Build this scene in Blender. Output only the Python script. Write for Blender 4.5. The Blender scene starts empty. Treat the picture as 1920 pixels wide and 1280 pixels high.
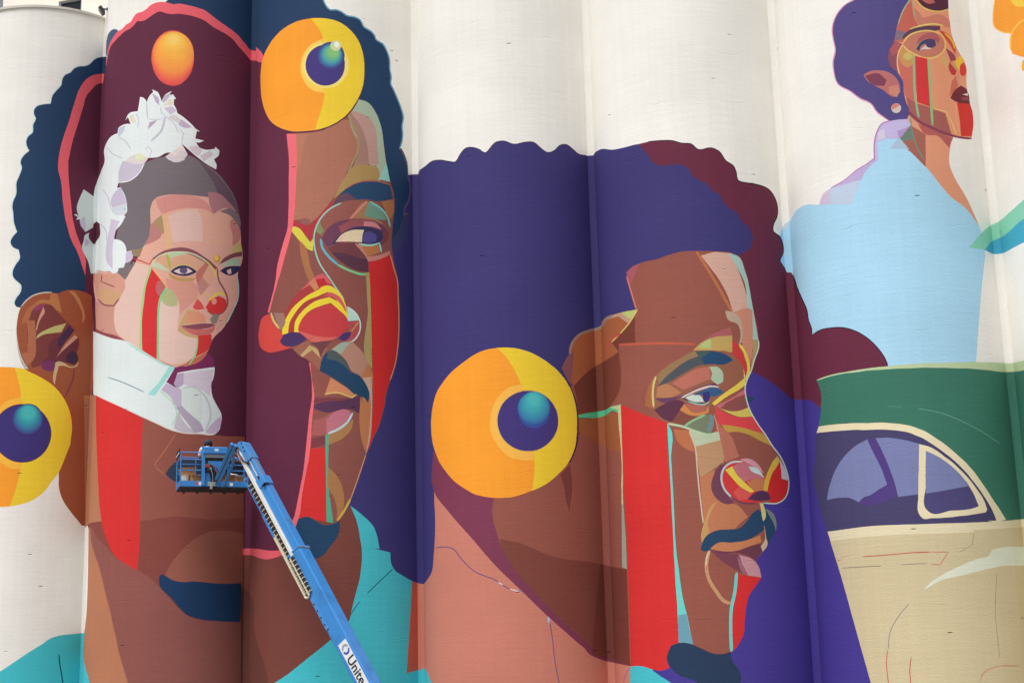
import bpy, bmesh, math, random
import numpy as np
from mathutils import Vector, Matrix
from mathutils.geometry import delaunay_2d_cdt

random.seed(7)
# ------------------------------------------------------------------ camera, sky, sun, exposure
D = 5.7                                    # spacing of the silos in metres
R = 0.51540817 * D                         # silo radius
SW = 0.03720372 * D                        # width of the flat strip between two silos
FPX, PITCH, YAW, ROLL = 2841.42395, 0.22844038, -0.30524878, -0.02671731   # focal length for a 1920 px wide picture
EYE = 1.65
CAM = np.array([5.37006375 * D, -7.60060374 * D, EYE])
_fw = np.array([math.sin(YAW) * math.cos(PITCH), math.cos(YAW) * math.cos(PITCH), math.sin(PITCH)])
_r0 = np.array([math.cos(YAW), -math.sin(YAW), 0.0])
_u0 = np.cross(_r0, _fw)
_rt = _r0 * math.cos(ROLL) + _u0 * math.sin(ROLL)
_up = -_r0 * math.sin(ROLL) + _u0 * math.cos(ROLL)

scene = bpy.context.scene
col = scene.collection
cam_data = bpy.data.cameras.new('camera')
cam = bpy.data.objects.new('camera', cam_data)
col.objects.link(cam)
cam_data.sensor_fit = 'HORIZONTAL'
cam_data.sensor_width = 36.0
cam_data.lens = 36.0 * FPX / 1920.0
cam_data.clip_start = 0.1
cam_data.clip_end = 3000.0
cam.matrix_world = Matrix(((_rt[0], _up[0], -_fw[0], CAM[0]), (_rt[1], _up[1], -_fw[1], CAM[1]),
                           (_rt[2], _up[2], -_fw[2], CAM[2]), (0, 0, 0, 1)))
scene.camera = cam

SUN_EL, SUN_AZ = math.radians(65), math.radians(-18)      # azimuth measured from the wall's normal (-y) towards -x
world = bpy.data.worlds.new('World')
scene.world = world
world.use_nodes = True
wn, wl = world.node_tree.nodes, world.node_tree.links
wn.clear()
w_out = wn.new('ShaderNodeOutputWorld')
w_bg = wn.new('ShaderNodeBackground')
w_sky = wn.new('ShaderNodeTexSky')
w_sky.sky_type = 'NISHITA'
w_sky.sun_disc = False
w_sky.sun_elevation = SUN_EL
w_sky.sun_rotation = math.radians(180) + SUN_AZ * -1
w_sky.air_density = 1.0
w_sky.dust_density = 4.0
w_hs = wn.new('ShaderNodeHueSaturation')                   # overcast: nearly colourless sky
w_hs.inputs['Saturation'].default_value = 0.16
w_hs.inputs['Value'].default_value = 0.7                  # thick cloud
wl.new(w_sky.outputs[0], w_hs.inputs['Color'])
wl.new(w_hs.outputs[0], w_bg.inputs['Color'])
w_bg.inputs['Strength'].default_value = 0.05
wl.new(w_bg.outputs[0], w_out.inputs['Surface'])
sun_d = bpy.data.lights.new('sun', 'SUN')
sun_d.energy = 1.5
sun_d.angle = math.radians(40)
sun_d.color = (1.0, 0.99, 0.975)
sun = bpy.data.objects.new('sun', sun_d)
col.objects.link(sun)
_sd = Vector((math.sin(SUN_AZ) * math.cos(SUN_EL), -math.cos(SUN_AZ) * math.cos(SUN_EL), math.sin(SUN_EL)))
sun.rotation_euler = _sd.to_track_quat('Z', 'Y').to_euler()
sun.location = (0, 0, 60)
scene.view_settings.view_transform = 'Standard'
scene.view_settings.look = 'None'
scene.view_settings.gamma = 1.0
scene.view_settings.exposure = 1.42
scene.view_settings.use_curve_mapping = False
scene.cycles.max_bounces = 10
scene.cycles.diffuse_bounces = 7

# ------------------------------------------------------------------ helpers
def ray(x, y):
    """direction of a photograph pixel (1920 x 1280)"""
    return _fw + _rt * (x - 960.0) / FPX - _up * (y - 640.0) / FPX

def at(x, y, d):
    v = ray(x, y)
    return CAM + v / np.linalg.norm(v) * d

def proj(P):
    d = np.asarray(P, float) - CAM
    z = d @ _fw
    return 960 + FPX * (d @ _rt) / z, 640 - FPX * (d @ _up) / z

def lin(c):
    return tuple(((v / 255.0) / 12.92 if v <= 10 else (((v / 255.0) + 0.055) / 1.055) ** 2.4) for v in c)

def tag(o, label=None, cat=None, group=None, kind=None):
    if label: o['label'] = label
    if cat: o['category'] = cat
    if group: o['group'] = group
    if kind: o['kind'] = kind
    return o

def empty(name, loc):
    e = bpy.data.objects.new(name, None)
    e.empty_display_size = 0.3
    e.location = loc
    col.objects.link(e)
    return e

def link(name, me, mat, parent=None):
    o = bpy.data.objects.new(name, me)
    if mat is not None:
        me.materials.append(mat)
    col.objects.link(o)
    if parent is not None:
        o.parent = parent
        if parent.type == 'EMPTY':                       # mesh data are in world coordinates
            o.matrix_parent_inverse = Matrix.Translation(-parent.location)
    return o

class MB:
    """collects boxes, prisms, tubes; build() links them as one mesh"""
    def __init__(s):
        s.v, s.f = [], []
    def add(s, vs, fs):
        n = len(s.v)
        s.v += [tuple(map(float, v)) for v in vs]
        s.f += [tuple(i + n for i in f) for f in fs]
        return s
    def box(s, c, ax, half):
        c = np.asarray(c, float)
        a = [np.asarray(q, float) * h for q, h in zip(ax, half)]
        vs = [c + a[0] * i + a[1] * j + a[2] * k for i in (-1, 1) for j in (-1, 1) for k in (-1, 1)]
        return s.add(vs, [(0, 1, 3, 2), (4, 6, 7, 5), (0, 4, 5, 1), (2, 3, 7, 6), (0, 2, 6, 4), (1, 5, 7, 3)])
    def prism(s, poly, ext):
        """poly: list of 3d points, extruded by vector ext"""
        n = len(poly)
        ext = np.asarray(ext, float)
        vs = [np.asarray(p, float) for p in poly] + [np.asarray(p, float) + ext for p in poly]
        fs = [tuple(range(n - 1, -1, -1)), tuple(range(n, 2 * n))]
        fs += [(i, (i + 1) % n, (i + 1) % n + n, i + n) for i in range(n)]
        return s.add(vs, fs)
    def tube(s, pts, r, seg=8):
        pts = [np.asarray(p, float) for p in pts]
        rr = r if hasattr(r, '__len__') else [r] * len(pts)
        vs, fs = [], []
        for i, p in enumerate(pts):
            t = pts[min(i + 1, len(pts) - 1)] - pts[max(i - 1, 0)]
            t = t / (np.linalg.norm(t) + 1e-12)
            a = np.cross(t, (0, 0, 1.0)) if abs(t[2]) < 0.95 else np.cross(t, (1.0, 0, 0))
            a /= np.linalg.norm(a)
            b = np.cross(t, a)
            for k in range(seg):
                q = 2 * math.pi * k / seg
                vs.append(p + rr[i] * (a * math.cos(q) + b * math.sin(q)))
        for i in range(len(pts) - 1):
            for k in range(seg):
                k2 = (k + 1) % seg
                fs.append((i * seg + k, i * seg + k2, (i + 1) * seg + k2, (i + 1) * seg + k))
        fs.append(tuple(range(seg - 1, -1, -1)))
        fs.append(tuple((len(pts) - 1) * seg + k for k in range(seg)))
        return s.add(vs, fs)
    def cyl(s, a, b, r, seg=16):
        return s.tube([a, b], r, seg)
    def build(s, name, mat, parent=None, bevel=0.0, smooth=False):
        me = bpy.data.meshes.new(name)
        me.from_pydata(s.v, [], s.f)
        bm = bmesh.new()
        bm.from_mesh(me)
        bmesh.ops.recalc_face_normals(bm, faces=bm.faces)
        bm.to_mesh(me)
        bm.free()
        if smooth:
            for p in me.polygons:
                p.use_smooth = True
        o = link(name, me, mat, parent)
        if bevel:
            m = o.modifiers.new('bevel', 'BEVEL')
            m.width = bevel
            m.segments = 2
            m.limit_method = 'ANGLE'
        return o

def nodes(name):
    m = bpy.data.materials.new(name)
    m.use_nodes = True
    nt = m.node_tree
    return m, nt, nt.nodes['Principled BSDF']

def math_node(nt, op, a, b=None, clamp=False):
    n = nt.nodes.new('ShaderNodeMath')
    n.operation = op
    n.use_clamp = clamp
    for i, q in enumerate((a, b)):
        if q is None:
            continue
        if isinstance(q, (int, float)):
            n.inputs[i].default_value = q
        else:
            nt.links.new(q, n.inputs[i])
    return n.outputs[0]

def noise(nt, vec, scale, detail=3.0, rough=0.5):
    n = nt.nodes.new('ShaderNodeTexNoise')
    n.inputs['Scale'].default_value = scale
    n.inputs['Detail'].default_value = detail
    n.inputs['Roughness'].default_value = rough
    nt.links.new(vec, n.inputs['Vector'])
    return n.outputs[0]

def mapping(nt, vec, sc, loc=(0, 0, 0)):
    n = nt.nodes.new('ShaderNodeMapping')
    n.inputs['Scale'].default_value = sc
    n.inputs['Location'].default_value = loc
    nt.links.new(vec, n.inputs['Vector'])
    return n.outputs[0]

def ramp(nt, fac, a, b):
    n = nt.nodes.new('ShaderNodeMapRange')
    n.inputs['From Min'].default_value = a
    n.inputs['From Max'].default_value = b
    nt.links.new(fac, n.inputs['Value'])
    return n.outputs[0]

def plain(name, c, rough=0.5, metal=0.0, var=0.12, scale=6.0, dirt=None):
    """one paint or material with a little mottling, worn roughness and fine relief"""
    m, nt, p = nodes(name)
    tc = nt.nodes.new('ShaderNodeTexCoord')
    nz = noise(nt, tc.outputs['Object'], scale, 5.0, 0.6)
    mx = nt.nodes.new('ShaderNodeMix')
    mx.data_type = 'RGBA'
    base = lin(c)
    d = lin(dirt) if dirt else tuple(v * (1 - 3 * var) for v in base)
    mx.inputs[6].default_value = (*base, 1)
    mx.inputs[7].default_value = (*d, 1)
    f = ramp(nt, nz, 0.5, 0.85)
    nt.links.new(math_node(nt, 'MULTIPLY', f, 0.75), mx.inputs[0])
    nt.links.new(mx.outputs[2], p.inputs['Base Color'])
    p.inputs['Roughness'].default_value = rough
    p.inputs['Metallic'].default_value = metal
    bp = nt.nodes.new('ShaderNodeBump')
    bp.inputs['Strength'].default_value = 0.15
    bp.inputs['Distance'].default_value = 0.01
    nt.links.new(noise(nt, tc.outputs['Object'], scale * 9, 3.0), bp.inputs['Height'])
    nt.links.new(bp.outputs[0], p.inputs['Normal'])
    return m

# mural paint on slip-formed concrete: colour comes from the painted area, relief from the concrete below
def painted_concrete():
    m, nt, p = nodes('painted_concrete')
    L = nt.links
    at_ = nt.nodes.new('ShaderNodeAttribute')
    at_.attribute_name = 'paint'
    uv = nt.nodes.new('ShaderNodeUVMap')
    uv.uv_map = 'wrap'                                   # u: metres round the silo, v: metres up
    sep = nt.nodes.new('ShaderNodeSeparateXYZ')
    L.new(uv.outputs[0], sep.inputs[0])
    u, v = sep.outputs[0], sep.outputs[1]
    vec = uv.outputs[0]
    coarse = noise(nt, mapping(nt, vec, (0.35, 0.5, 1)), 1.0, 3.0, 0.55)
    streak = noise(nt, mapping(nt, vec, (5.5, 0.12, 1)), 1.0, 2.0, 0.6)
    lay = noise(nt, mapping(nt, vec, (0.9, 9.0, 1)), 1.0, 3.0, 0.62)
    fine = noise(nt, mapping(nt, vec, (16.0, 34.0, 1)), 1.0, 1.0, 0.6)
    # pour joints of the slip form: wavy, broken horizontal lines about every 1.5 m
    wav = noise(nt, mapping(nt, vec, (0.42, 0.3, 1)), 1.0, 3.0, 0.62)
    vv = math_node(nt, 'ADD', v, math_node(nt, 'MULTIPLY', wav, 0.95))
    fr = math_node(nt, 'FRACT', math_node(nt, 'DIVIDE', vv, 1.47))
    dist = math_node(nt, 'ABSOLUTE', math_node(nt, 'SUBTRACT', fr, 0.5))
    line = math_node(nt, 'SUBTRACT', 1.0, math_node(nt, 'DIVIDE', dist, 0.008), True)
    patch = ramp(nt, noise(nt, mapping(nt, vec, (0.75, 0.6, 1), (3, 9, 0)), 1.0, 2.0, 0.6), 0.56, 0.74)
    patch = math_node(nt, 'MINIMUM', math_node(nt, 'MAXIMUM', patch, 0.0), 1.0)
    crack = math_node(nt, 'MULTIPLY', line, patch)
    # small spalls and bug holes
    vo = nt.nodes.new('ShaderNodeTexVoronoi')
    vo.inputs['Scale'].default_value = 1.0
    L.new(mapping(nt, vec, (0.62, 1.75, 1)), vo.inputs['Vector'])
    pit = math_node(nt, 'SUBTRACT', 1.0, math_node(nt, 'DIVIDE', vo.outputs['Distance'], 0.05), True)
    # height
    h = math_node(nt, 'MULTIPLY', lay, 0.004)
    h = math_node(nt, 'ADD', h, math_node(nt, 'MULTIPLY', fine, 0.0045))
    h = math_node(nt, 'SUBTRACT', h, math_node(nt, 'MULTIPLY', crack, 0.010))
    h = math_node(nt, 'SUBTRACT', h, math_node(nt, 'MULTIPLY', pit, 0.06))
    bp = nt.nodes.new('ShaderNodeBump')
    bp.inputs['Strength'].default_value = 1.0
    bp.inputs['Distance'].default_value = 1.0
    L.new(h, bp.inputs['Height'])
    L.new(bp.outputs[0], p.inputs['Normal'])
    # uneven paint: cloudy coats, roller streaks, dirt in the joints
    k = math_node(nt, 'ADD', 1.0, math_node(nt, 'MULTIPLY', math_node(nt, 'SUBTRACT', coarse, 0.5), 0.22))
    k = math_node(nt, 'ADD', k, math_node(nt, 'MULTIPLY', math_node(nt, 'SUBTRACT', streak, 0.5), 0.11))
    k = math_node(nt, 'ADD', k, math_node(nt, 'MULTIPLY', math_node(nt, 'SUBTRACT', lay, 0.5), 0.04))
    k = math_node(nt, 'ADD', k, math_node(nt, 'MULTIPLY', math_node(nt, 'SUBTRACT', fine, 0.5), 0.10))
    k = math_node(nt, 'SUBTRACT', k, math_node(nt, 'MULTIPLY', crack, 0.09))
    k = math_node(nt, 'SUBTRACT', k, math_node(nt, 'MULTIPLY', pit, 0.25))
    sc = nt.nodes.new('ShaderNodeVectorMath')
    sc.operation = 'SCALE'
    L.new(at_.outputs['Color'], sc.inputs[0])
    L.new(k, sc.inputs['Scale'])
    L.new(sc.outputs[0], p.inputs['Base Color'])
    p.inputs['Roughness'].default_value = 0.7
    p.inputs['Specular IOR Level'].default_value = 0.14
    return m
M_WALL = painted_concrete()

# ------------------------------------------------------------------ the mural: outlines read from the photograph
# every outline is a pixel path; "c1:" etc. names the enlarged detail it was read from (origin x, origin y, scale)
CROP = dict(s=(0, 0, 1), c1=(0, 0, 4), c2=(160, 0, 4), c3=(460, 0, 4), c4=(0, 300, 4), c5=(0, 600, 4), c6=(0, 900, 3.369),
            w1=(160, 280, 4), w2=(160, 520, 4), m1=(460, 240, 4), m2=(460, 480, 4), m3=(460, 740, 4), b1=(160, 960, 4),
            k1=(280, 800, 8), k3=(540, 1060, 5.82), p1=(740, 220, 3.2), p2=(760, 600, 3.2), p3=(740, 880, 3.2),
            q1=(1040, 240, 3.2), q2=(1160, 560, 4), q3=(1160, 820, 4), q4=(1100, 960, 4), s1=(1520, 0, 3.2),
            s2=(1640, 0, 4.571), s3=(1400, 300, 3.2), s4=(1520, 580, 3.0475), s5=(1520, 880, 3.2), s6=(1380, 600, 3.2),
            s7=(1720, 340, 3.2))
PATHS = []          # (name, colour, polygon in photograph pixels)

def pts_of(txt):
    out, o = [], CROP['s']
    for t in txt.split():
        if ':' in t:
            k, t = t.split(':')
            o = CROP[k]
            if not t:
                continue
        x, y = t.split(',')
        out.append((o[0] + float(x) / o[2], o[1] + float(y) / o[2]))
    return out

def spline(P, closed=True, step=4.5, corner=50):
    P = np.array(P, float)
    n = len(P)
    tan = np.zeros_like(P)
    hard = np.zeros(n, bool)
    for i in range(n):
        if not closed and i in (0, n - 1):
            hard[i] = True
            continue
        a, b = P[i] - P[i - 1], P[(i + 1) % n] - P[i]
        la, lb = np.linalg.norm(a), np.linalg.norm(b)
        if la < 1e-6 or lb < 1e-6:
            hard[i] = True
            continue
        ang = math.degrees(math.acos(max(-1, min(1, a @ b / la / lb))))
        hard[i] = ang > corner
        d = a / la * lb + b / lb * la
        tan[i] = d / (np.linalg.norm(d) + 1e-9)
    out = []
    for i in range(n if closed else n - 1):
        j = (i + 1) % n
        c = P[j] - P[i]
        l = np.linalg.norm(c)
        m = max(1, int(round(l / step)))
        t0 = c * 1.0 if hard[i] else tan[i] * l
        t1 = c * 1.0 if hard[j] else tan[j] * l
        for q in range(m):
            t = q / m
            h00, h10 = 2 * t ** 3 - 3 * t ** 2 + 1, t ** 3 - 2 * t ** 2 + t
            h01, h11 = -2 * t ** 3 + 3 * t ** 2, t ** 3 - t ** 2
            out.append(h00 * P[i] + h10 * t0 + h01 * P[j] + h11 * t1)
    if not closed:
        out.append(P[-1])
    return np.array(out)

def P(name, c, txt, corner=50):
    PATHS.append((name, c, spline(pts_of(txt), True, 4.5, corner)))

def E(name, c, crop, cx, cy, rx, ry=None):
    ry = ry or rx
    o = CROP[crop]
    n = int(max(14, min(60, (rx + ry) / o[2] * 0.75)))
    a = np.linspace(0, 2 * math.pi, n, endpoint=False)
    PATHS.append((name, c, np.stack([o[0] + (cx + rx * np.cos(a)) / o[2], o[1] + (cy + ry * np.sin(a)) / o[2]], 1)))

def rings(name, crop, steps, n=4):
    """sprayed ball: ellipses (cx, cy, rx, ry, colour) blended in n steps"""
    for a, b in zip(steps[:-1], steps[1:]):
        for q in range(n):
            t = q / n
            m = [u + (v - u) * t for u, v in zip(a[:4], b[:4])]
            E(name, tuple(u + (v - u) * t for u, v in zip(a[4], b[4])), crop, *m)
    E(name, steps[-1][4], crop, *steps[-1][:4])

def S(name, c, w, txt, corner=50):
    """a brush line of width w (tapering a little at both ends)"""
    q = spline(pts_of(txt), False, 6.0, corner)
    d = np.gradient(q, axis=0)
    d /= np.linalg.norm(d, axis=1)[:, None] + 1e-9
    nrm = np.stack([-d[:, 1], d[:, 0]], 1)
    ww = np.full(len(q), w / 2.0)
    ww[0] *= 0.45
    ww[-1] *= 0.45
    PATHS.append((name, c + (0,), np.concatenate([q + nrm * ww[:, None], (q - nrm * ww[:, None])[::-1]])))

CREAM = (237, 234, 228)
NAVY, CORAL, MAROON = (36, 62, 96), (236, 100, 112), (98, 42, 66)
ORANGE, YELLOW, DISC = (250, 160, 50), (240, 205, 55), (64, 52, 118)
PURPLE, VIOLET, RED = (63, 57, 115), (73, 60, 146), (212, 50, 50)
TURQ, SALMON = (72, 192, 204), (204, 128, 110)
BROWN, BROWN2, MAUVE = (150, 86, 74), (136, 72, 64), (144, 86, 80)
H, F, EY, BR, MO, BE, NO, LI, EA = ('painted_hair', 'painted_face', 'painted_eye', 'painted_eyebrow', 'painted_moustache',
                                    'painted_beard', 'painted_nose', 'painted_lips', 'painted_ear')
TE, DI, FL, CO, JA, OU, BG, NE, SK = ('painted_tear_stripe', 'painted_disc', 'painted_flower', 'painted_collar', 'painted_jacket',
                                      'painted_outline', 'painted_backdrop', 'painted_neck', 'painted_sketch_line')

P(JA, (172, 216, 241), "s1:395,855 460,830 520,828 600,910 700,1010 820,1130 930,1255 s7:290,160 370,267 387,320 405,420 390,600 370,850 353,1090 s3:1280,1217 850,1240 400,1240 200,700 205,440 230,382 260,365 290,310 340,275 430,268 640,265 680,130 720,60 770,10 s1:380,975 385,900")
# --- violet background and purple hair of the profile portrait (silos 3 to 6)
P('painted_violet_backdrop', VIOLET, "s6:95,305 160,340 250,400 350,475 440,480 512,535 510,600 490,670 475,720 475,860 460,910 500,1050 550,1270 s5:105,370 200,700 280,990 365,1290 s:1660,1370 1225,1370 1225,1240 1330,900 1380,720", 60)
P(H, PURPLE, "p1:60,347 140,343 147,320 180,300 225,265 280,258 365,268 395,220 430,185 470,182 510,195 543,215 570,190 600,155 650,143 715,163 790,150 830,150 870,180 920,213 960,200 990,170 1030,165 1060,185 1110,225 1190,230 q1:240,150 270,130 350,130 420,115 500,98 700,140 1000,330 1180,600 1190,690 1160,740 1110,765 1000,900 600,1280 s:1130,760 s:830,860 p2:170,820 p3:240,140 243,350 235,500 215,630 175,685 130,675 60,635 0,600 m3:1000,1350 900,1150 700,900 s:690,500 m1:1180,355")
S(H, (60, 45, 75), 1.6, "p1:90,346 142,344")
S(H, (60, 45, 75), 1.6, "p1:147,320 180,299 225,264 280,257 365,267 395,219 430,184 470,181 510,194 543,214 570,189 600,154 650,142 715,162 790,149 830,149 870,179 920,212 960,199 990,169 1030,164 1060,184 1110,224 1150,229", 80)
P('painted_maroon_hair', (106, 44, 66), "q1:500,98 560,83 640,77 710,78 760,92 820,97 860,130 940,120 985,140 1030,200 1070,225 1090,270 1100,315 1140,328 1200,335 1250,352 s3:0,140 70,150 130,175 170,230 185,300 180,345 165,375 160,430 195,455 215,500 218,560 200,605 230,650 240,672 265,675 285,710 300,760 330,830 360,900 370,960 388,1010 392,1048 440,1020 500,1008 570,1005 650,1025 720,1065 780,1120 830,1190 850,1240 s4:250,350 100,378 30,400 55,460 60,540 52,570 s6:512,535 440,480 400,478 350,475 250,400 160,340 95,305 s:1395,640 s:1385,480 q1:1110,760 1160,735 1185,690 1185,640 1160,590 1120,560 1100,515 1050,480 1010,440 990,400 940,370 910,335 870,315 825,285 800,240 760,222 700,222 630,225 590,210 570,180 540,140")  # maroon part of the mural hair, a paint colour of its own
S('painted_maroon_hair', (40, 25, 40), 1.6, "q1:560,82 640,76 710,77 760,91 820,96 860,129 940,119 985,139 1030,199 1070,224 1090,269 1100,314 1140,327 1200,334 s3:0,139 70,149 130,174 170,229 186,300 181,345 166,375 161,430 196,455 216,500 219,560 201,605 231,650", 90)
S('painted_maroon_hair', (30, 22, 38), 1.8, "s3:265,674 286,710 301,760 331,830 361,900 371,960 389,1010 392,1047", 90)
S('painted_maroon_hair', (30, 22, 38), 1.6, "s3:394,1047 440,1019 500,1007 570,1004 650,1024 720,1064 780,1119 830,1189 849,1235", 90)

# --- large portrait on the left (silos 0 to 2)
S(H, (205, 226, 226), 3.4, "c1:740,432 705,449 670,484 635,496 590,499 555,517 530,544 490,561 469,590 459,640 424,680 394,720 379,777 320,784 280,796 257,825 257,860 269,890 249,930 241,1000 214,1020 197,1055 199,1090 219,1132 179,1165 157,1200 154,1225 c4:164,55 149,110 124,170 121,260 99,310 91,350 99,400 104,470 127,540 94,580 79,615 99,655 139,672 149,735 119,780 96,830 96,870 129,910 154,935 154,990 119,1040 109,1075 124,1100 155,1106", 75)
P(H, NAVY, "c1:800,425 740,433 705,450 670,485 635,497 590,500 555,518 530,545 490,562 470,590 460,640 425,680 395,720 380,778 320,785 280,797 258,825 258,860 270,890 250,930 242,1000 215,1020 198,1055 200,1090 220,1132 180,1165 158,1200 155,1225 165,1250 c4:150,110 125,170 122,260 100,310 92,350 100,400 105,470 128,540 95,580 80,615 100,655 140,672 150,735 120,780 97,830 97,870 130,910 155,935 155,990 120,1040 110,1075 125,1100 155,1105 500,1150 720,1100 720,500")
P(H, (70, 92, 124), "c1:795,420 800,300 815,250 850,222 880,224 900,260 860,330 820,420")
P(H, NAVY, "c2:600,18 620,0 660,-60 700,-340 1100,-340 c3:300,-330 440,-330 520,-200 560,-80 580,0 600,35 635,75 680,75 720,90 760,118 820,130 860,150 890,205 940,235 970,270 980,298 1030,330 1060,380 1080,440 1085,530 1095,580 1090,630 1110,670 1140,740 1170,820 1185,880 1175,950 1180,1000 1170,1080 1155,1120 1190,1170 1210,1230 m1:1215,260 1225,360 1240,420 1245,480 1230,550 1190,630 1225,640 1220,740 1190,850 1150,910 1130,930 1100,925 1000,700 900,300 c3:700,850 400,600 100,480 c2:1240,400 900,100")
S(H, (104, 160, 186), 2.6, "c3:580,-10 600,35 635,75 680,75 720,90 760,118 820,130 860,150 890,205 940,235 970,270 980,298 1030,330 1060,380 1080,440 1085,530 1095,580 1090,630 1110,670 1140,740 1170,820 1185,880 1175,950 1180,1000 1170,1080 1155,1120", 75)
P(H, (98, 82, 110), "m1:1155,155 1170,150 1195,200 1215,260 1225,360 1240,420 1245,480 1230,550 1190,630 1225,640 1220,740 1190,850 1150,910 1130,930 1105,925 1105,850 1130,810 1170,730 1185,650 1183,620 1222,530 1232,440 1218,380 1205,260 1180,200")
P(H, (62, 66, 106), "m1:1105,855 1130,815 1172,735 1186,660 1224,645 1219,740 1190,850 1150,910 1130,930 1105,925")
# coral outline and plum backdrop
P(OU, CORAL, "c1:800,553 700,565 650,595 600,660 570,740 545,820 510,930 470,1050 445,1150 437,1280 c4:455,150 470,310 500,480 540,610 590,710 625,820 650,890 665,960 665,1000 695,1010 730,1000 730,300")
P(BG, MAROON, "c1:805,628 730,632 690,670 650,720 625,800 590,920 545,1060 515,1200 c4:512,0 515,130 530,300 545,430 570,540 610,650 650,760 672,830 688,880 697,940 695,1010 740,1010 740,300")
P(BG, MAROON, "c2:150,520 170,420 190,350 230,300 260,270 300,235 340,215 370,185 390,160 430,160 480,130 510,110 560,88 600,100 630,107 700,105 760,113 830,130 900,160 960,205 1050,255 1110,300 1150,350 1200,405 1240,450 1280,460 c3:80,455 120,500 200,900 310,1000 m1:322,180 322,650 285,860 240,1030 m2:170,420 100,600 140,700 340,690 480,790 500,960 480,1200 m3:465,300 430,600 370,900 350,970 300,1175 150,1180 80,1155 0,1155 s:455,1030 s:455,820 w2:1200,1195 980,1182 s:330,740 s:160,740 s:165,400")
P(OU, CORAL, "c1:795,480 800,440 815,350 850,280 885,235 915,220 945,185 975,170 1000,130 1020,105 1060,92 1090,75 1130,40 1180,20 1240,18 c2:640,35 700,30 760,40 840,60 890,75 950,120 1010,165 1100,230 1150,270 1200,330 1240,378 1280,385 c3:80,385 80,355 110,380 135,430 120,500 80,455 40,455 c2:1200,405 1150,350 1110,300 1050,255 960,205 900,160 830,130 760,113 700,105 630,107 600,100 560,88 510,110 480,130 430,160 390,160 370,185 340,215 300,235 260,270 230,300 190,350 170,420 158,500")
# ear, neck and disc on the first silo
P(EA, (160, 86, 58), "c4:155,1105 190,1060 240,1020 310,998 390,993 430,1000 480,980 540,972 600,980 660,1000 690,1020 c4:700,1280 c5:685,560 s:167,760 c6:560,287 515,285 500,265 440,190 395,120 375,60 c5:440,1140 300,600 185,362 150,290 132,200 125,120 130,0")
S(EA, (206, 196, 184), 2.4, "c4:157,1100 192,1058 242,1019 310,997 390,992")
P(EA, (192, 194, 184), "c5:126,0 124,90 137,180 157,260 192,335 217,366 190,364 152,292 130,200 122,100")
P(EA, (126, 62, 60), "c4:205,1290 212,1200 240,1130 290,1085 340,1075 400,1100 440,1150 490,1200 550,1260 c5:560,40 500,150 430,260 300,340 240,360 210,200", 70)
P(EA, (176, 106, 70), "c4:160,1280 175,1180 215,1110 280,1070 350,1062 400,1090 340,1078 290,1086 240,1130 214,1200 c5:205,10 165,40")
P(EA, (150, 62, 100), "c4:252,1112 290,1087 345,1080 320,1112 262,1132")
P(EA, (186, 122, 76), "c4:380,996 430,1004 452,1090 462,1142 430,1130 380,1085 320,1068 250,1080 300,1050 370,1050")
P(EA, (192, 134, 88), "c4:515,980 560,985 600,1050 630,1130 636,1190 615,1230 620,1170 600,1100 560,1030")
P(EA, (206, 152, 130), "c4:325,1100 336,1130 300,1200 276,1278 268,1272 290,1190")
P(EA, (176, 108, 78), "c5:200,0 262,0 270,140 250,300 200,345 160,250 205,240 212,120")
P(EA, (110, 52, 62), "c5:310,320 370,270 365,190 400,140 470,120 520,30 560,75 480,170 430,260 590,130 596,190 575,240 590,300 560,335 500,320 430,310 410,380 350,380")
P(EA, (76, 48, 76), "c5:430,180 512,50 560,75 475,180 440,215")
P(EA, (206, 150, 128), "c5:585,130 470,230 420,285 500,170 560,110")
P(EA, (122, 56, 98), "c5:305,330 350,300 420,315 410,380 350,382 315,360")
P(EA, (70, 46, 66), "c5:490,300 508,255 545,225 580,260 588,300 560,335 520,325")
P(EA, (192, 182, 116), "c5:270,140 280,115 330,80 400,50 500,22 460,90 380,100 320,112")
P(EA, (204, 172, 132), "c5:415,320 440,308 480,320 520,345 560,345 590,310 580,345 540,358 470,342 440,345 422,410 412,485 404,470")
S(EA, (134, 60, 76), 3, "c5:555,360 550,430 520,510 485,575")
P(DI, YELLOW, "c5:0,352 110,355 200,372 300,420 400,485 480,580 525,680 543,800 530,920 490,1020 440,1140 380,1220 c6:290,60 230,110 150,145 60,165 0,168 s:-60,935 -105,820 -60,700")
P(DI, ORANGE, "c5:0,352 110,356 145,480 160,590 160,1080 140,1180 115,1280 c6:60,165 0,168 s:-60,935 -105,820 -60,700")
P(DI, (250, 186, 66), "c5:160,576 70,600 0,650 -80,740 -110,860 -70,1000 0,1060 80,1110 155,1112")
S(DI, (176, 70, 52), 2.0, "c5:200,373 300,421 400,486 480,581 526,681 544,801 531,920")
E(DI, (120, 60, 40), 'c5', 165, 848, 220)
E(DI, DISC, 'c5', 165, 848, 216)
rings(DI, 'c5', [(208, 742, 116, 116, (64, 54, 122)), (208, 740, 108, 108, (63, 84, 144)), (210, 728, 95, 95, (60, 116, 158)),
                  (211, 712, 78, 78, (58, 146, 166)), (212, 700, 62, 62, (62, 166, 174)), (212, 690, 46, 46, (72, 182, 182))], 3)
P('painted_collar', TURQ, "c6:0,1205 100,1140 200,1075 270,1030 310,1000 370,980 450,970 535,962 530,1140 545,1200 570,1290 s:185,1370 s:-140,1370 s:-140,1290")
S(SK, (20, 80, 100), 2.4, "c6:372,1095 378,1160 390,1230 398,1290")
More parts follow.
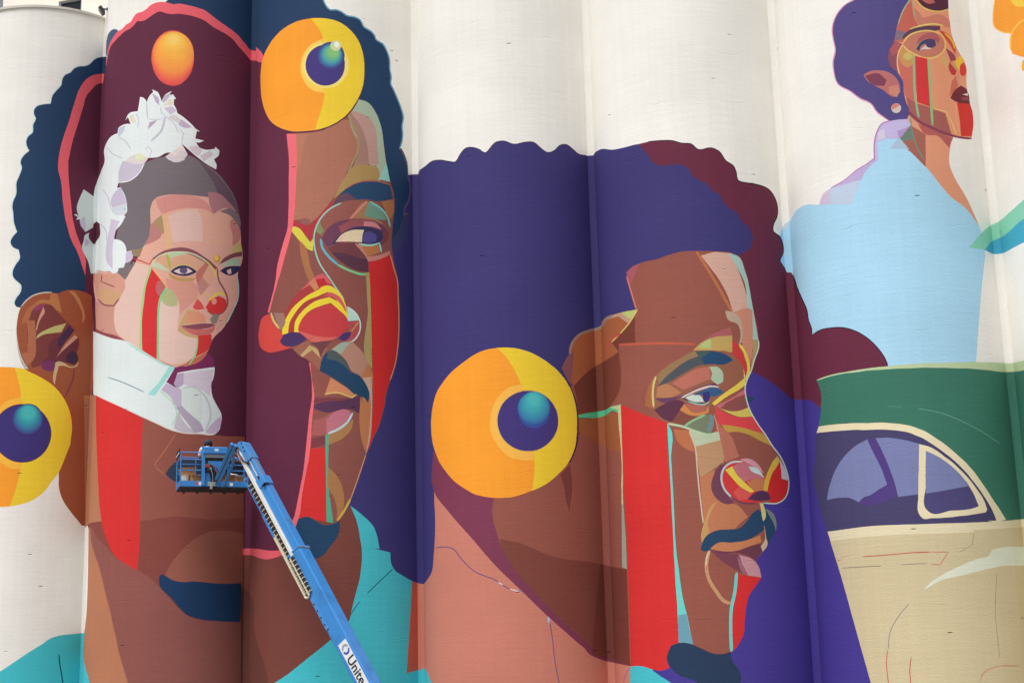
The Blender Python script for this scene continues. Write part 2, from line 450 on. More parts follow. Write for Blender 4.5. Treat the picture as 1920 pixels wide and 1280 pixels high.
# cheek, jaw and moustache on the second silo
P(F, BROWN, "s:158,741 c5:718,562 s:300,780 w2:980,1182 1205,1195 s:462,1020 s:462,1130 b1:540,545 390,430 c6:640,260 558,290")
P(F, BROWN2, "b1:20,80 60,68 115,62 405,65 480,58 560,42 660,30 760,35 850,45 985,55 1190,40 s:462,1130 s:400,1170 b1:680,720 600,610 540,545 390,430 230,340 90,190 20,115")
P(F, MAUVE, "c6:560,290 b1:35,112 90,190 160,260 230,340 310,390 390,430 470,480 540,545 600,610 680,700 760,770 850,805 1000,812 1210,815 s:455,1370 s:175,1370 c6:570,1280 550,1220 530,1140 531,990 545,850 555,600")
P(F, (182, 122, 92), "s:158,741 c5:668,565 718,562 722,800 740,1280 c6:632,180 640,260 600,262 560,275 s:160,990")
P(F, (182, 120, 90), "c6:559,290 b1:34,130 40,200 100,400 150,600 210,850 260,1080 320,1280 s:265,1370 s:180,1370 c6:575,1290 550,1220 530,1140 531,990 545,850 555,600")
P(TE, RED, "c5:718,560 900,650 1072,740 1065,900 1050,1280 c6:885,250 875,470 865,570 800,530 720,470 680,390 650,300 630,180 620,0 c5:722,900")
P(F, (152, 92, 78), "b1:590,490 640,390 720,290 820,200 930,145 1050,135 1200,165 1200,540 950,530 820,518 720,522 650,505")
P(MO, (30, 60, 98), "b1:552,480 575,460 610,480 650,505 720,522 820,518 950,530 1060,535 1170,530 1168,700 1155,822 1000,815 880,805 770,770 700,710 650,650 600,600 560,560")
P(MO, (52, 62, 84), "k1:240,705 300,610 400,525 520,488 700,485 900,500 1300,520 1430,560 1430,740 800,780 330,790")
S(SK, (188, 112, 84), 1.6, "k1:395,110 300,250 200,400 120,500 82,555 100,600 200,690 240,722")
P(MO, (72, 78, 110), "k1:1440,190 1520,150 1520,420 1440,420")

# --- portrait of the woman with flowers (second silo)
P(H, (120, 110, 116), "w1:235,640 290,420 250,250 450,100 620,50 770,45 880,100 985,175 1060,260 1110,340 1140,430 1160,540 1165,640 1170,740 1000,760 600,760 360,800 300,975 240,920")
P(H, (108, 84, 98), "w1:850,85 960,165 1045,255 1100,340 1138,440 1150,500 1080,420 1000,340 950,230")
P(F, (226, 172, 156), "w1:520,372 600,345 720,340 850,350 960,365 1060,400 1110,450 1150,530 1163,620 1170,720 1180,780 1175,850 1150,900 1145,1000 1150,1060 1140,1130 1120,1190 1090,1250 w2:1110,240 1070,320 1030,385 980,435 945,480 930,530 890,590 820,640 760,665 680,675 620,650 540,620 420,545 300,475 200,455 130,430 80,400 80,200 60,60 w1:60,900 200,925 300,975 380,840 440,720 480,650 490,560 490,430")
P(F, (228, 192, 180), "w1:360,845 490,880 445,1020 418,1280 w2:408,545 300,475 235,420 215,330 220,210 270,140 295,60 w1:300,970 340,890")
P(F, (206, 150, 134), "w2:75,180 220,215 215,330 240,420 300,475 200,455 130,430 78,395")
P(F, (150, 72, 78), "w2:75,380 130,408 220,433 300,472 200,456 130,432 75,405")
P(EA, (214, 156, 138), "w1:60,900 100,925 200,930 262,920 292,975 290,1060 250,1110 215,1165 150,1160 95,1115 80,1050 60,960")
P(EA, (208, 162, 122), "w1:92,1050 150,1045 230,1060 272,1090 215,1165 150,1155 105,1110")
S(EA, (150, 84, 76), 2.2, "w1:125,935 118,990 160,1008 222,1032")
S(EA, (150, 84, 86), 3.0, "w1:90,1120 140,1165 215,1172 255,1115")
P(H, (126, 112, 114), "w1:240,925 300,890 385,838 300,978")
P(H, (152, 128, 96), "w1:350,752 412,745 440,722 405,806 360,800")
P(F, (216, 146, 138), "w1:522,372 640,345 800,350 900,390 962,484 900,452 800,440 690,450 620,470 575,488 535,412")
P(F, (228, 172, 152), "w1:575,490 690,450 830,445 900,455 965,487 1030,470 1080,550 1105,650 1102,722 980,712 840,692 700,692 600,742 480,800 415,790 440,722 560,660 590,600")
P(F, (190, 128, 124), "w1:510,545 580,620 562,660 500,700 440,722 480,640 492,560")
P(F, (172, 146, 106), "w1:510,542 572,490 590,560 587,640 540,580")
P(F, (228, 180, 138), "w1:572,490 622,482 652,690 642,762 602,750 590,600")
P(F, (226, 188, 178), "w1:620,500 700,465 840,448 870,510 882,600 880,692 780,686 655,697 640,600")
P(F, (178, 124, 128), "w1:920,320 1000,330 1080,400 1140,470 1050,440 960,487 930,400")
P(F, (132, 116, 122), "w1:1008,464 1080,440 1140,478 1165,580 1152,640 1100,510")
P(F, (206, 134, 124), "w1:1085,555 1105,650 1105,725 1150,690 1160,620 1140,560 1100,515")
P(F, (204, 186, 120), "w1:1090,800 1110,730 1150,690 1172,730 1178,790")
P(EY, (222, 168, 140), "w1:500,880 540,820 610,785 700,770 820,795 920,870 962,950 930,1030 860,960 700,960 560,905")
P(EY, (186, 206, 168), "w1:605,782 690,768 770,788 700,800 640,815")
P(EY, (196, 208, 178), "w1:500,880 560,900 640,920 620,905 540,850 510,850")
P(EY, (196, 118, 104), "w1:830,940 900,850 930,860 880,950 845,1030")
P(BR, (142, 82, 92), "w1:500,820 560,775 640,745 740,735 820,760 900,810 960,860 992,890 975,902 900,850 800,796 700,772 600,785 530,830")
S(EY, (206, 216, 176), 2.6, "w1:492,880 530,820 600,782 690,770 800,782 880,822 940,872 980,940 996,992")
S(EY, (226, 200, 84), 2.4, "w1:900,835 945,876 982,940 998,992")
S(EY, (172, 182, 72), 5.0, "w1:612,785 625,840 638,892")
P(EY, (192, 152, 92), "w1:620,930 700,960 830,965 800,990 700,985 640,962")
P(EY, (206, 186, 120), "w1:640,892 690,868 760,862 820,890 760,874 690,882")
P(EY, (52, 48, 88), "w1:638,915 690,880 750,872 800,888 838,920 780,945 710,946 660,932")
P(EY, (228, 204, 198), "w1:662,915 700,896 760,890 806,915 760,931 700,931")
E(EY, (104, 86, 124), 'w1', 736, 908, 30, 25)
P(EY, (52, 48, 88), "w1:1010,910 1050,885 1100,875 1166,878 1130,930 1080,945 1040,932")
P(EY, (226, 192, 182), "w1:1060,906 1100,890 1095,930 1070,936")
E(EY, (60, 52, 86), 'w1', 1108, 905, 16, 24)
P(BR, (130, 76, 86), "w1:1000,868 1050,810 1110,780 1176,765 1176,800 1110,812 1050,842")
P(EY, (168, 198, 168), "w1:1010,880 1060,842 1130,815 1162,830 1160,872 1080,870")
E(F, (206, 150, 60), 'w1', 988, 820, 23, 30)
E(F, (240, 200, 84), 'w1', 984, 814, 16, 21)
P(F, (218, 154, 138), "w1:605,960 700,990 800,985 850,1040 840,1110 760,1190 700,1240 705,1150 660,1080 610,1030")
P(F, (196, 140, 130), "w1:850,1000 880,960 930,1020 905,1050 870,1110 850,1060")
S(NO, (150, 84, 88), 3.2, "w1:990,892 1000,980 1040,1050 1066,1120 w2:1062,215 1030,262 975,282 915,250")
P(F, (230, 196, 184), "w2:555,300 570,180 620,130 690,150 705,220 700,300 690,400 720,420 838,455 830,560 790,612 720,642 640,647 560,612 545,500")
P(F, (182, 184, 134), "w2:570,150 600,80 650,100 690,150 690,212 620,217 575,175")
P(F, (202, 168, 114), "w2:690,400 720,330 760,240 820,250 890,280 905,340 800,345 710,362 770,420 840,440 836,456 760,440")
P(F, (222, 152, 122), "w2:745,330 770,260 850,255 900,300 902,336 800,346")
P(F, (140, 130, 120), "w2:935,310 970,270 1010,290 990,345 950,345")
P(NO, (218, 84, 82), "w2:805,222 840,160 870,190 892,236 820,237")
S(NO, (222, 190, 110), 2.0, "w2:870,185 862,140 900,110 930,140")
P(NO, (214, 58, 60), "w2:902,226 940,170 1000,140 1050,165 1062,210 1030,255 980,275 930,260")
E(NO, (236, 152, 140), 'w2', 966, 180, 20, 23)
S(NO, (232, 204, 66), 4.2, "w2:925,178 960,140 1012,112 1052,140")
P(LI, (142, 78, 92), "w2:712,365 800,355 900,344 982,352 940,375 850,388 760,381")
P(LI, (202, 112, 106), "w2:715,368 760,382 850,389 950,376 976,360 966,400 910,430 840,435 770,411")
P(TE, (212, 60, 58), "w2:840,437 945,425 947,480 922,540 870,576 826,597 838,520")
P(F, (196, 112, 86), "w2:826,602 880,575 922,545 915,562 860,632 790,657 700,668 760,642 800,612")
S(TE, (134, 216, 152), 2.6, "w2:842,440 838,520 820,590 775,657")
P(F, (218, 164, 148), "w2:1000,300 1060,260 1130,205 1075,315 1012,392 985,420 980,360")
P(TE, (214, 52, 56), "w1:500,890 560,960 602,1032 570,1080 545,1160 540,1280 w2:538,400 536,612 480,580 426,545 426,300 446,130 w1:450,1050 475,960")
P(F, (196, 104, 106), "w1:528,1040 545,985 575,990 602,1032 575,1080 548,1100")
S(TE, (156, 212, 134), 3.4, "w1:490,882 450,1020 425,1150 418,1280 w2:414,400 411,542")
S(TE, (114, 212, 142), 3.6, "w2:612,76 570,140 553,220 545,400 545,617")
S(TE, (240, 182, 104), 2.2, "w1:500,890 560,965 617,1037")
S(F, (164, 222, 204), 1.8, "w1:1132,930 1146,1000 1141,1130 w2:1110,242 1060,342")
S(F, (200, 70, 66), 2.2, "w1:350,812 420,838 480,862 510,815")
P(NE, (126, 46, 92), "w2:680,675 790,660 870,620 920,565 960,610 970,672 820,695 690,720 665,802 605,787")
P(CO, (224, 233, 233), "w2:60,405 130,432 200,456 310,480 400,530 540,620 620,655 672,675 608,785 690,830 665,800 690,715 820,690 968,672 965,740 945,800 950,880 980,950 1020,1020 1020,1080 990,1160 960,1180 850,1170 740,1165 640,1140 540,1095 420,1040 250,960 140,910 60,876")
P(CO, (160, 222, 216), "w2:632,660 672,675 560,832 520,886 468,872 540,800")
P(CO, (180, 222, 210), "w2:300,482 400,530 540,620 640,662 600,662 480,600 380,545")
S(SK, (84, 104, 126), 1.5, "w2:165,748 250,775 330,808 440,858")
P(CO, (198, 182, 206), "w2:608,790 722,842 722,985 682,962 622,880 568,842")
P(CO, (186, 166, 192), "w2:690,722 737,715 737,800 692,832 663,800")
P(CO, (214, 202, 216), "w2:737,717 962,688 945,800 935,890 880,850 800,820 737,800")
P(CO, (200, 190, 202), "w2:660,1130 700,1000 740,1080 830,1165 740,1165")
P(CO, (180, 168, 186), "w2:680,972 722,960 862,1090 892,1150 822,1166 742,1062")
P(CO, (216, 226, 222), "w2:730,850 800,830 870,860 882,980 870,1092 800,1032 725,960")
S(CO, (196, 206, 204), 3.4, "w2:720,835 800,820 880,870 930,960 940,1040 900,1150")
P(CO, (202, 182, 208), "w2:1012,1040 1020,1080 990,1160 950,1172 900,1160 950,1092")
S(CO, (180, 220, 190), 2.4, "w2:560,850 620,900 670,960 686,1020 650,1110")
S(CO, (228, 214, 206), 2.0, "w2:78,880 140,910 250,960 420,1040 540,1095 640,1140 740,1165 850,1170 960,1180")
# flowers
P(FL, (204, 214, 212), "c4:628,220 740,300 740,470 690,510 640,540 600,470 598,445 570,450 582,430 555,410 575,405 592,430 575,360 590,300")
P(FL, (204, 214, 212), "c4:615,655 628,610 640,560 670,545 665,580 690,620 730,660 730,850 680,850 660,760 640,720")
P(FL, (196, 182, 206), "c4:598,470 620,430 640,420 640,535")
P(FL, (188, 174, 200), "c4:635,650 640,590 662,600 672,625")
P(FL, (228, 235, 235), "c2:120,1280 145,1200 140,1130 160,1070 195,1025 240,1000 250,960 290,935 340,930 320,880 300,905 330,850 395,835 405,790 412,728 435,735 460,765 490,710 510,690 500,672 540,690 565,740 572,760 600,710 648,685 630,715 660,710 680,740 665,745 665,790 685,820 690,850 740,885 790,930 820,960 860,990 835,985 825,1040 890,1055 840,1070 830,1065 850,1100 900,1125 970,1118 975,1103 1005,1130 1000,1170 965,1195 985,1240 980,1272 900,1225 830,1170 770,1120 722,1078 740,1110 765,1160 730,1205 680,1217 630,1200 600,1175 640,1145 600,1150 540,1180 470,1185 440,1230 w1:440,110 400,180 330,235 250,250 240,290 265,285 290,330 310,400 305,480 285,495 300,502 270,560 230,610 215,672 260,680 300,720 310,770 345,760 358,800 335,840 300,850 290,885 250,890 240,920 210,932 180,915 140,915 90,905 55,932 55,720 80,700 60,500 70,300")
P(FL, (92, 40, 62), "w1:60,560 85,540 108,560 110,640 75,700 60,690", 40)
P(FL, (202, 192, 208), "w1:250,250 250,170 280,85 360,107 445,100 400,180 330,235")
P(FL, (222, 212, 210), "w1:300,90 330,60 420,40 470,70 445,100 360,108")
P(FL, (226, 226, 190), "w1:370,40 420,30 448,70 410,90 380,70")
P(FL, (216, 202, 208), "c2:600,1175 700,1110 765,1150 742,1202 680,1217")
P(FL, (228, 214, 204), "c2:640,1146 720,1092 748,1118 690,1150 680,1172")
P(FL, (202, 190, 212), "w1:190,400 230,310 265,286 300,370 311,400 250,440 200,442")
P(FL, (208, 214, 224), "w1:190,440 310,404 304,480 240,495 200,470")
P(FL, (206, 196, 214), "w1:190,520 260,540 230,602 212,680 202,900 184,880")
P(FL, (204, 188, 214), "w1:305,775 345,762 358,800 335,838 302,845")
P(FL, (190, 172, 198), "c2:500,700 550,740 555,792 530,770 510,722")
P(FL, (196, 180, 204), "c2:572,765 600,712 645,688 625,730 590,770")
P(FL, (206, 192, 212), "c2:590,812 650,800 685,832 640,862")
P(FL, (216, 206, 208), "c2:620,882 715,932 722,895 660,862")
P(FL, (186, 160, 184), "c2:468,972 480,920 540,900 500,942")
P(FL, (196, 176, 198), "c2:695,937 722,895 800,955 760,962")
P(FL, (226, 222, 202), "c2:580,792 630,742 666,760 660,792")
P(FL, (226, 216, 192), "c2:330,872 360,860 382,930 340,912")
P(FL, (212, 196, 208), "c2:860,1172 930,1130 962,1160 890,1212")
P(FL, (214, 200, 210), "c2:775,1100 850,1100 880,1130 850,1170 800,1140")
P(FL, (196, 206, 220), "c2:245,1000 255,962 300,938 290,980 250,1030")
S(FL, (192, 182, 198), 1.8, "c2:460,770 462,830 466,890")
S(FL, (198, 192, 208), 4.2, "c2:600,872 570,980 492,1060")
S(FL, (198, 192, 204), 1.6, "c2:480,1180 500,1130 470,1100 450,1130")
for tx in ("c2:395,838 405,790 413,730 436,738 458,768", "c2:492,712 512,692 540,692 565,742", "c2:330,852 395,837", "c2:250,962 290,937 340,932",
           "c2:160,1072 195,1027 240,1002", "c2:690,852 740,887 790,932 820,962", "c2:600,712 646,687", "w1:250,250 330,236 400,182 442,108"):
    S(FL, (246, 246, 246), 1.6, tx)
for tx in ("c2:470,890 520,900 580,890", "c2:560,800 575,850 600,872", "c2:380,850 400,900 390,960", "c2:250,1030 300,1060 340,1120", "c2:600,872 660,920 700,1000",
           "c2:700,960 735,1000 722,1078", "c2:160,1100 200,1150 280,1190", "w1:130,300 170,360 190,440", "w1:110,560 150,600 160,700"):
    S(FL, (204, 206, 216), 2.4, tx)
# painted sun
rings('painted_sun', 'c2', [(655, 437, 160, 207, (226, 84, 82)), (657, 425, 158, 190, (238, 100, 80)), (661, 408, 153, 170, (244, 128, 78)),
                             (665, 392, 145, 153, (248, 152, 76)), (667, 365, 128, 125, (250, 164, 74)), (666, 340, 108, 98, (250, 176, 74)),
                             (665, 320, 86, 74, (250, 187, 78)), (664, 305, 64, 52, (251, 198, 88)), (662, 294, 34, 27, (252, 212, 112))], 3)
# --- face on the third silo
P(BG, MAROON, "c3:70,455 140,480 180,800 330,960 360,1010 m1:350,180 345,650 310,860 260,1030 m2:200,420 120,600 140,700 340,690 480,790 510,960 495,1200 m3:480,300 445,600 385,900 360,970 300,1175 150,1180 80,1155 0,1155 s:456,1030 s:466,400")
P(F, (140, 82, 74), "m1:310,45 600,10 720,-50 c3:850,745 920,770 980,850 1020,960 1040,1100 1060,1240 m1:1085,400 1110,480 1120,560 1110,700 1100,800 1100,900 1120,1020 1140,1130 m2:1145,300 1153,440 1148,640 1130,800 1090,920 1040,1110 m3:1060,20 1010,210 950,350 910,440 840,640 790,780 760,850 710,920 690,960 400,960 480,500 500,100 m2:490,800 340,690 200,700 180,420 260,100 m1:322,870 340,740")
P(F, (174, 114, 94), "m1:370,45 600,10 720,-60 800,-60 852,90 845,160 780,290 700,450 640,550 540,670 475,722 430,682 365,692 375,450")
P(F, (184, 120, 96), "m1:380,45 470,40 440,120 420,250 385,330")
P(F, (168, 182, 160), "c3:790,830 850,745 920,770 980,850 1020,960 1040,1100 1060,1240 m1:1075,330 1000,400 900,200", 60)
P(F, (188, 148, 138), "c3:770,850 800,838 850,845 920,880 970,950 990,1100 1000,1240 925,1232 900,1050 850,950")
P(F, (166, 126, 114), "c3:765,860 800,850 870,960 912,1080 928,1232 800,1272 850,1090 800,960")
S(F, (160, 150, 96), 3.0, "c3:770,850 810,960 848,1070 m1:845,160 800,270 770,335")
P(F, (172, 140, 88), "m1:770,332 810,290 980,280 1010,340 1000,392 900,392 830,412 750,462 660,530 700,450")
P(F, (150, 206, 192), "m1:1057,262 1086,402 1003,387")
P(BR, (42, 72, 104), "m1:650,587 690,520 750,460 830,415 920,400 1010,405 1085,430 1107,530 1000,550 900,535 800,545 720,570")
P(BR, (104, 72, 88), "m1:650,587 700,510 760,482 835,536 760,556 700,580")
S(BR, (184, 104, 92), 1.8, "m1:750,458 830,413 920,398 1010,403 1085,428")
P(EY, (152, 90, 82), "m1:520,772 560,680 640,602 720,560 820,540 912,546 780,682 700,692 620,752 580,822")
P(EY, (130, 140, 96), "m1:525,770 555,700 590,775 565,800")
P(F, (176, 56, 62), "m1:368,686 430,722 475,727 540,670 600,602 662,538 650,592 560,682 520,762 490,852 440,792 362,732")
P(F, (150, 90, 88), "m1:400,690 440,676 490,690 475,727 430,722")
P(F, (216, 202, 76), "m1:348,740 370,740 485,857 517,818 507,922 490,917 343,772")
P(F, (172, 112, 74), "m1:405,840 450,890 470,950 490,1050 517,1110 480,1152 440,1050 415,950")
P(EY, (112, 152, 132), "m1:920,550 950,560 1010,600 1062,692 980,682 888,662")
P(EY, (166, 120, 84), "m1:785,680 900,555 925,555 890,660 980,684 1040,720 1000,720 900,684")
S(EY, (216, 132, 122), 4.0, "m1:914,548 785,682")
S(EY, (120, 204, 194), 3.0, "m1:935,553 1010,598 1062,660 1087,742")
P(EY, (174, 112, 76), "m1:1020,550 1112,540 1107,652 1080,690 1050,622")
P(EY, (112, 64, 88), "m1:572,832 610,760 700,705 800,685 900,685 980,700 1040,740 1076,800 1060,852 1020,882 1010,862 900,862 780,852 690,862 620,892")
P(EY, (154, 82, 88), "m1:700,737 800,690 900,690 980,715 1022,762 900,737 800,747 720,792")
P(EY, (206, 130, 134), "m1:890,700 980,712 1022,765 960,742 885,735")
P(EY, (128, 62, 66), "m1:1030,750 1074,800 1060,850 1022,882 1040,820")
P(EY, (58, 54, 90), "m1:638,882 700,810 780,760 860,740 950,745 1020,770 1036,822 1000,862 900,867 800,852 700,857")
P(EY, (228, 208, 172), "m1:678,852 730,795 800,765 892,765 880,802 875,857 790,852")
P(EY, (232, 190, 170), "m1:690,850 735,800 760,790 730,852")
P(EY, (86, 76, 142), "m1:890,790 930,775 985,800 980,852 930,862 880,852")
P(EY, (116, 64, 70), "m1:622,902 680,870 820,860 920,982 926,1082 850,1072 740,1022 660,952")
P(EY, (88, 52, 70), "m1:640,930 760,945 870,980 918,985 924,1080 850,1070 740,1020")
P(EY, (184, 118, 72), "m1:840,872 1000,882 1012,932 920,962")
P(F, (198, 128, 118), "m1:820,866 850,872 918,965 1000,952 1085,920 1087,947 1000,992 922,1002 915,985")
S(EY, (96, 176, 196), 4.4, "m1:566,830 575,890 620,958 700,1030")
S(EY, (120, 200, 140), 4.0, "m1:690,1024 800,1076 900,1096 928,1086")
S(EY, (144, 216, 202), 3.0, "m1:850,870 940,880 1005,864 1022,932")
S(F, (150, 202, 188), 2.8, "m1:720,562 640,602 550,702 516,800 520,900 560,1020 620,1110 680,1200 740,1285")
P(TE, (206, 46, 46), "m1:925,1002 1000,988 1085,950 1112,1050 1137,1140 m2:1140,250 1148,440 1143,640 1122,800 1082,940 1032,1110 m3:1055,20 1005,210 940,360 916,424 940,300 955,150 960,0 m2:950,700 940,400 928,130")
S(TE, (226, 146, 106), 2.2, "m1:1087,948 1113,1050 1140,1140 m2:1146,300 1152,440 1147,640 1126,800 1087,930")
P(F, (168, 152, 98), "m2:903,130 932,130 945,500 950,850 918,802 918,400")
P(NO, (168, 60, 62), "m2:290,600 300,430 350,330 440,230 530,150 580,130 620,160 680,260 740,340 770,420 772,540 720,590 650,630 560,642 480,620 420,580")
P(NO, (206, 92, 92), "m2:410,262 440,230 530,150 580,130 622,160 650,215 560,190 480,220")
P(NO, (188, 44, 52), "m2:530,175 590,165 615,215 550,240")
P(NO, (200, 132, 96), "m2:480,205 515,160 552,238 520,262")
P(NO, (230, 206, 58), "m2:273,592 290,500 340,410 430,320 530,260 615,220 680,250 740,330 765,420 770,482 740,430 690,340 620,270 540,300 440,350 370,430 330,510 320,577")
P(NO, (206, 92, 92), "m2:560,310 640,268 700,300 750,380 765,430 700,345 630,300")
P(NO, (230, 206, 58), "m2:363,567 375,490 430,410 520,340 630,305 700,350 750,420 766,477 720,420 640,350 560,375 470,420 420,480 400,572")
P(NO, (194, 62, 66), "m2:400,562 420,480 500,410 630,360 710,410 770,490 765,540 700,602 620,642 500,642 420,592")
P(NO, (206, 100, 92), "m2:400,562 430,590 500,640 620,641 700,600 600,610 480,585")
P(NO, (208, 72, 66), "m2:185,430 130,460 105,540 98,620 120,690 170,722 250,712 345,687 270,642 280,590 240,540 200,480")
S(NO, (206, 190, 110), 4.0, "m2:193,425 210,480 255,545")
P(NO, (156, 116, 106), "m2:210,425 290,430 300,500 270,560 235,500")
P(NO, (72, 50, 96), "m2:258,640 290,590 350,572 410,580 462,622 400,662 330,680 280,666")
P(NO, (176, 76, 78), "m2:770,492 850,490 857,560 832,622 780,647 740,642 792,590 785,560 765,540")
P(NO, (190, 150, 90), "m2:790,555 840,495 852,500 805,562 770,560")
P(NO, (72, 50, 102), "m2:695,622 740,575 792,568 787,602 740,637")
P(NO, (182, 212, 202), "m2:765,378 820,420 857,482 770,487")
S(NO, (200, 220, 214), 2.4, "m2:765,378 830,430 863,510 847,590 800,640 745,652")
P(F, (154, 96, 78), "m2:360,702 460,640 560,662 620,692 570,782 560,862 480,782 400,742")
P(F, (188, 162, 108), "m2:412,742 480,670 542,702 567,772 500,702 430,757")
P(F, (112, 64, 70), "m2:480,650 560,640 660,630 600,690 560,760 540,690")
P(F, (178, 132, 112), "m2:640,702 720,650 800,640 880,720 922,802 870,912 800,862 740,772")
P(F, (152, 168, 152), "m2:650,702 720,650 792,640 720,732")
P(F, (146, 82, 74), "m2:498,802 560,862 632,912 590,1052 517,1042")
P(F, (204, 134, 98), "m2:598,1035 640,910 750,980 832,1032 800,1057 700,1032")
P(F, (184, 120, 80), "m2:878,882 920,810 950,862 952,1000 940,1280 m3:930,300 905,442 870,330 855,180 865,20 880,60")
P(F, (196, 160, 140), "m2:880,915 945,905 952,1100 m3:950,150 930,360 905,442 935,200 935,20")
P(MO, (34, 68, 100), "m2:558,862 570,790 600,730 640,705 700,730 760,790 790,870 850,890 900,950 932,1030 920,1102 890,1062 830,1042 770,992 700,942 620,892")
P(MO, (76, 88, 88), "m2:620,710 640,703 700,728 752,782 787,872 700,792 610,772")
P(LI, (122, 62, 72), "m2:508,1062 600,1060 780,1062 862,1047 720,1087 517,1107")
S(LI, (206, 176, 100), 3.0, "m2:595,1037 680,1022 760,1045 800,1060 835,1035")
P(LI, (88, 52, 82), "m2:517,1112 600,1092 720,1082 862,1050 855,1182 800,1152 720,1152 620,1172 517,1142")
P(LI, (168, 92, 92), "m3:495,305 510,190 560,180 680,120 760,110 802,140 760,222 690,262 610,297")
P(LI, (188, 112, 128), "m3:608,182 690,120 760,110 807,150 750,222 680,262 608,292")
P(F, (168, 122, 78), "m3:620,297 700,262 790,200 812,180 792,262 720,332 622,377")
S(LI, (180, 208, 208), 4.0, "m3:805,135 770,200 700,255 620,290")
P(LI, (126, 62, 68), "m3:493,332 602,302 602,372 488,402")
P(TE, (210, 48, 48), "m3:484,405 602,390 605,600 605,972 560,962 520,937 465,914 392,927 425,750 455,580")
P(TE, (78, 168, 134), "m3:600,302 625,290 622,500 625,700 662,967 610,977 605,600")
P(F, (168, 118, 76), "m3:625,540 690,610 735,720 740,830 720,890 680,947 690,880 660,760 620,692")
S(F, (206, 166, 64), 4.5, "m3:790,775 740,870 690,942")
S(F, (206, 150, 110), 2.0, "m3:905,445 840,640 790,780")
P(NE, (122, 68, 60), "s:456,1036 m3:0,1175 300,1180 360,1000 400,960 690,960 788,830 830,930 860,1070 875,1180 870,1280 k3:800,0 780,150 740,300 700,450 670,590 460,810 200,1020 0,1180 s:480,1310 s:452,1370")
P(NE, (104, 60, 52), "s:452,1100 b1:1222,600 1270,900 s:500,1300 s:452,1370")
P(BE, (34, 66, 98), "m3:398,927 465,912 520,935 560,965 610,975 660,965 712,940 705,1020 680,1080 640,1130 590,1195 560,1215 510,1230 430,1180 370,1010")
P(OU, (238, 108, 118), "m1:308,45 380,45 385,200 378,450 370,620 355,742 320,880 270,1060 m2:240,200 180,422 168,422 225,190 m1:240,1030 285,860 318,740 322,650 325,400 325,180", 60)
P(OU, (238, 108, 118), "m2:478,800 488,797 497,900 512,1000 517,1060 507,1150 m3:520,0 495,250 480,450 460,560 430,720 405,900 375,995 352,965 370,900 400,750 430,600 450,450 465,300 480,150 500,0 m2:500,960", 60)
P(OU, CORAL, "m3:-20,1150 40,1150 80,1152 180,1167 300,1160 305,1188 230,1217 150,1232 90,1217 50,1202 -20,1200")
P(CO, TURQ, "m3:788,830 830,860 900,920 970,1000 990,1060 1007,1152 960,1150 1085,1180 1100,1280 p3:0,600 60,640 105,667 95,850 72,1220 140,1202 182,1190 200,1240 225,1290 s:815,1370 s:440,1370 k3:-250,1350 0,1180 200,1020 460,810 670,590 700,450 740,300 780,150 800,0 m3:875,1180 860,1070 830,930")
S(SK, (30, 60, 80), 1.6, "k3:1150,30 1000,170 860,305")
S(SK, (30, 70, 90), 1.4, "k3:790,385 730,460 680,545")
# disc at the top of the third silo
P(DI, (90, 40, 70), "c3:118,640 118,540 133,440 193,320 380,165 600,142 890,420 896,535 884,655 846,757 778,858 684,929 592,969 452,994 350,994 258,969 186,918 140,835 118,740")
P(DI, ORANGE, "c3:115,640 115,540 130,440 190,320 270,230 380,165 490,140 600,140 700,165 790,230 850,310 885,420 893,530 880,650 840,750 770,850 680,920 590,960 450,985 350,985 260,960 190,910 145,830 122,740")
P(DI, YELLOW, "c3:490,140 600,140 700,165 790,230 850,310 885,420 893,530 880,650 840,750 770,850 680,920 590,960 525,970 570,820 592,695 560,600 560,400 582,290 540,200")
P(DI, (248, 206, 92), "c3:582,292 500,330 440,400 415,500 430,590 480,660 540,690 592,697 560,600 560,400")
E(DI, (244, 222, 120), 'c3', 605, 490, 172, 172)
E(DI, (70, 58, 126), 'c3', 600, 490, 148, 154)
rings(DI, 'c3', [(640, 420, 104, 104, (70, 60, 128)), (642, 418, 86, 86, (66, 104, 156)), (645, 412, 76, 76, (70, 136, 164)), (648, 406, 66, 66, (80, 164, 164)),
                  (653, 398, 56, 56, (100, 178, 146)), (660, 388, 40, 40, (136, 192, 120))], 3)
E(DI, (206, 216, 160), 'c3', 678, 345, 42, 38)
E(DI, (240, 244, 232), 'c3', 686, 336, 20, 22)

# --- profile portrait: neck and jaw (silo 3), face (silo 4)
P(NE, SALMON, "p3:236,130 330,260 470,420 600,570 760,725 860,820 920,880 1000,950 1090,1030 1150,1085 1210,1125 1275,1150 q4:100,1100 220,1130 332,1152 325,1280 s:1181,1370 s:815,1370 p3:225,1290 182,1190 140,1202 72,1220 95,850 105,667 140,680 175,685 215,630 235,500 243,350")
P(NE, (190, 96, 78), "p3:105,667 140,682 140,1202 72,1220 95,850")
P(F, BROWN, "q1:430,865 470,830 530,805 620,785 700,755 780,740 870,738 960,740 1060,750 1110,775 1140,840 1160,930 1180,1060 1200,1160 q2:995,0 1020,120 1048,300 1048,360 1020,450 990,550 965,600 950,660 955,730 985,830 1040,930 1110,1030 1160,1110 1210,1200 q3:1200,120 1250,220 1272,300 1275,390 1250,450 1210,485 1085,488 1115,810 1080,860 1025,915 1050,970 1070,1045 1050,1060 1000,1130 970,1190 q4:1270,550 1220,620 1195,720 1185,820 1180,900 1150,970 1100,1035 1080,1050 700,1000 332,1152 220,1130 100,1100 0,1040 p3:1150,1085 1090,1030 920,880 760,725 600,570 470,420 330,260 240,140 p2:170,790 s:1000,840 p2:1000,390 1180,255 q1:330,1280 485,1090 450,960")
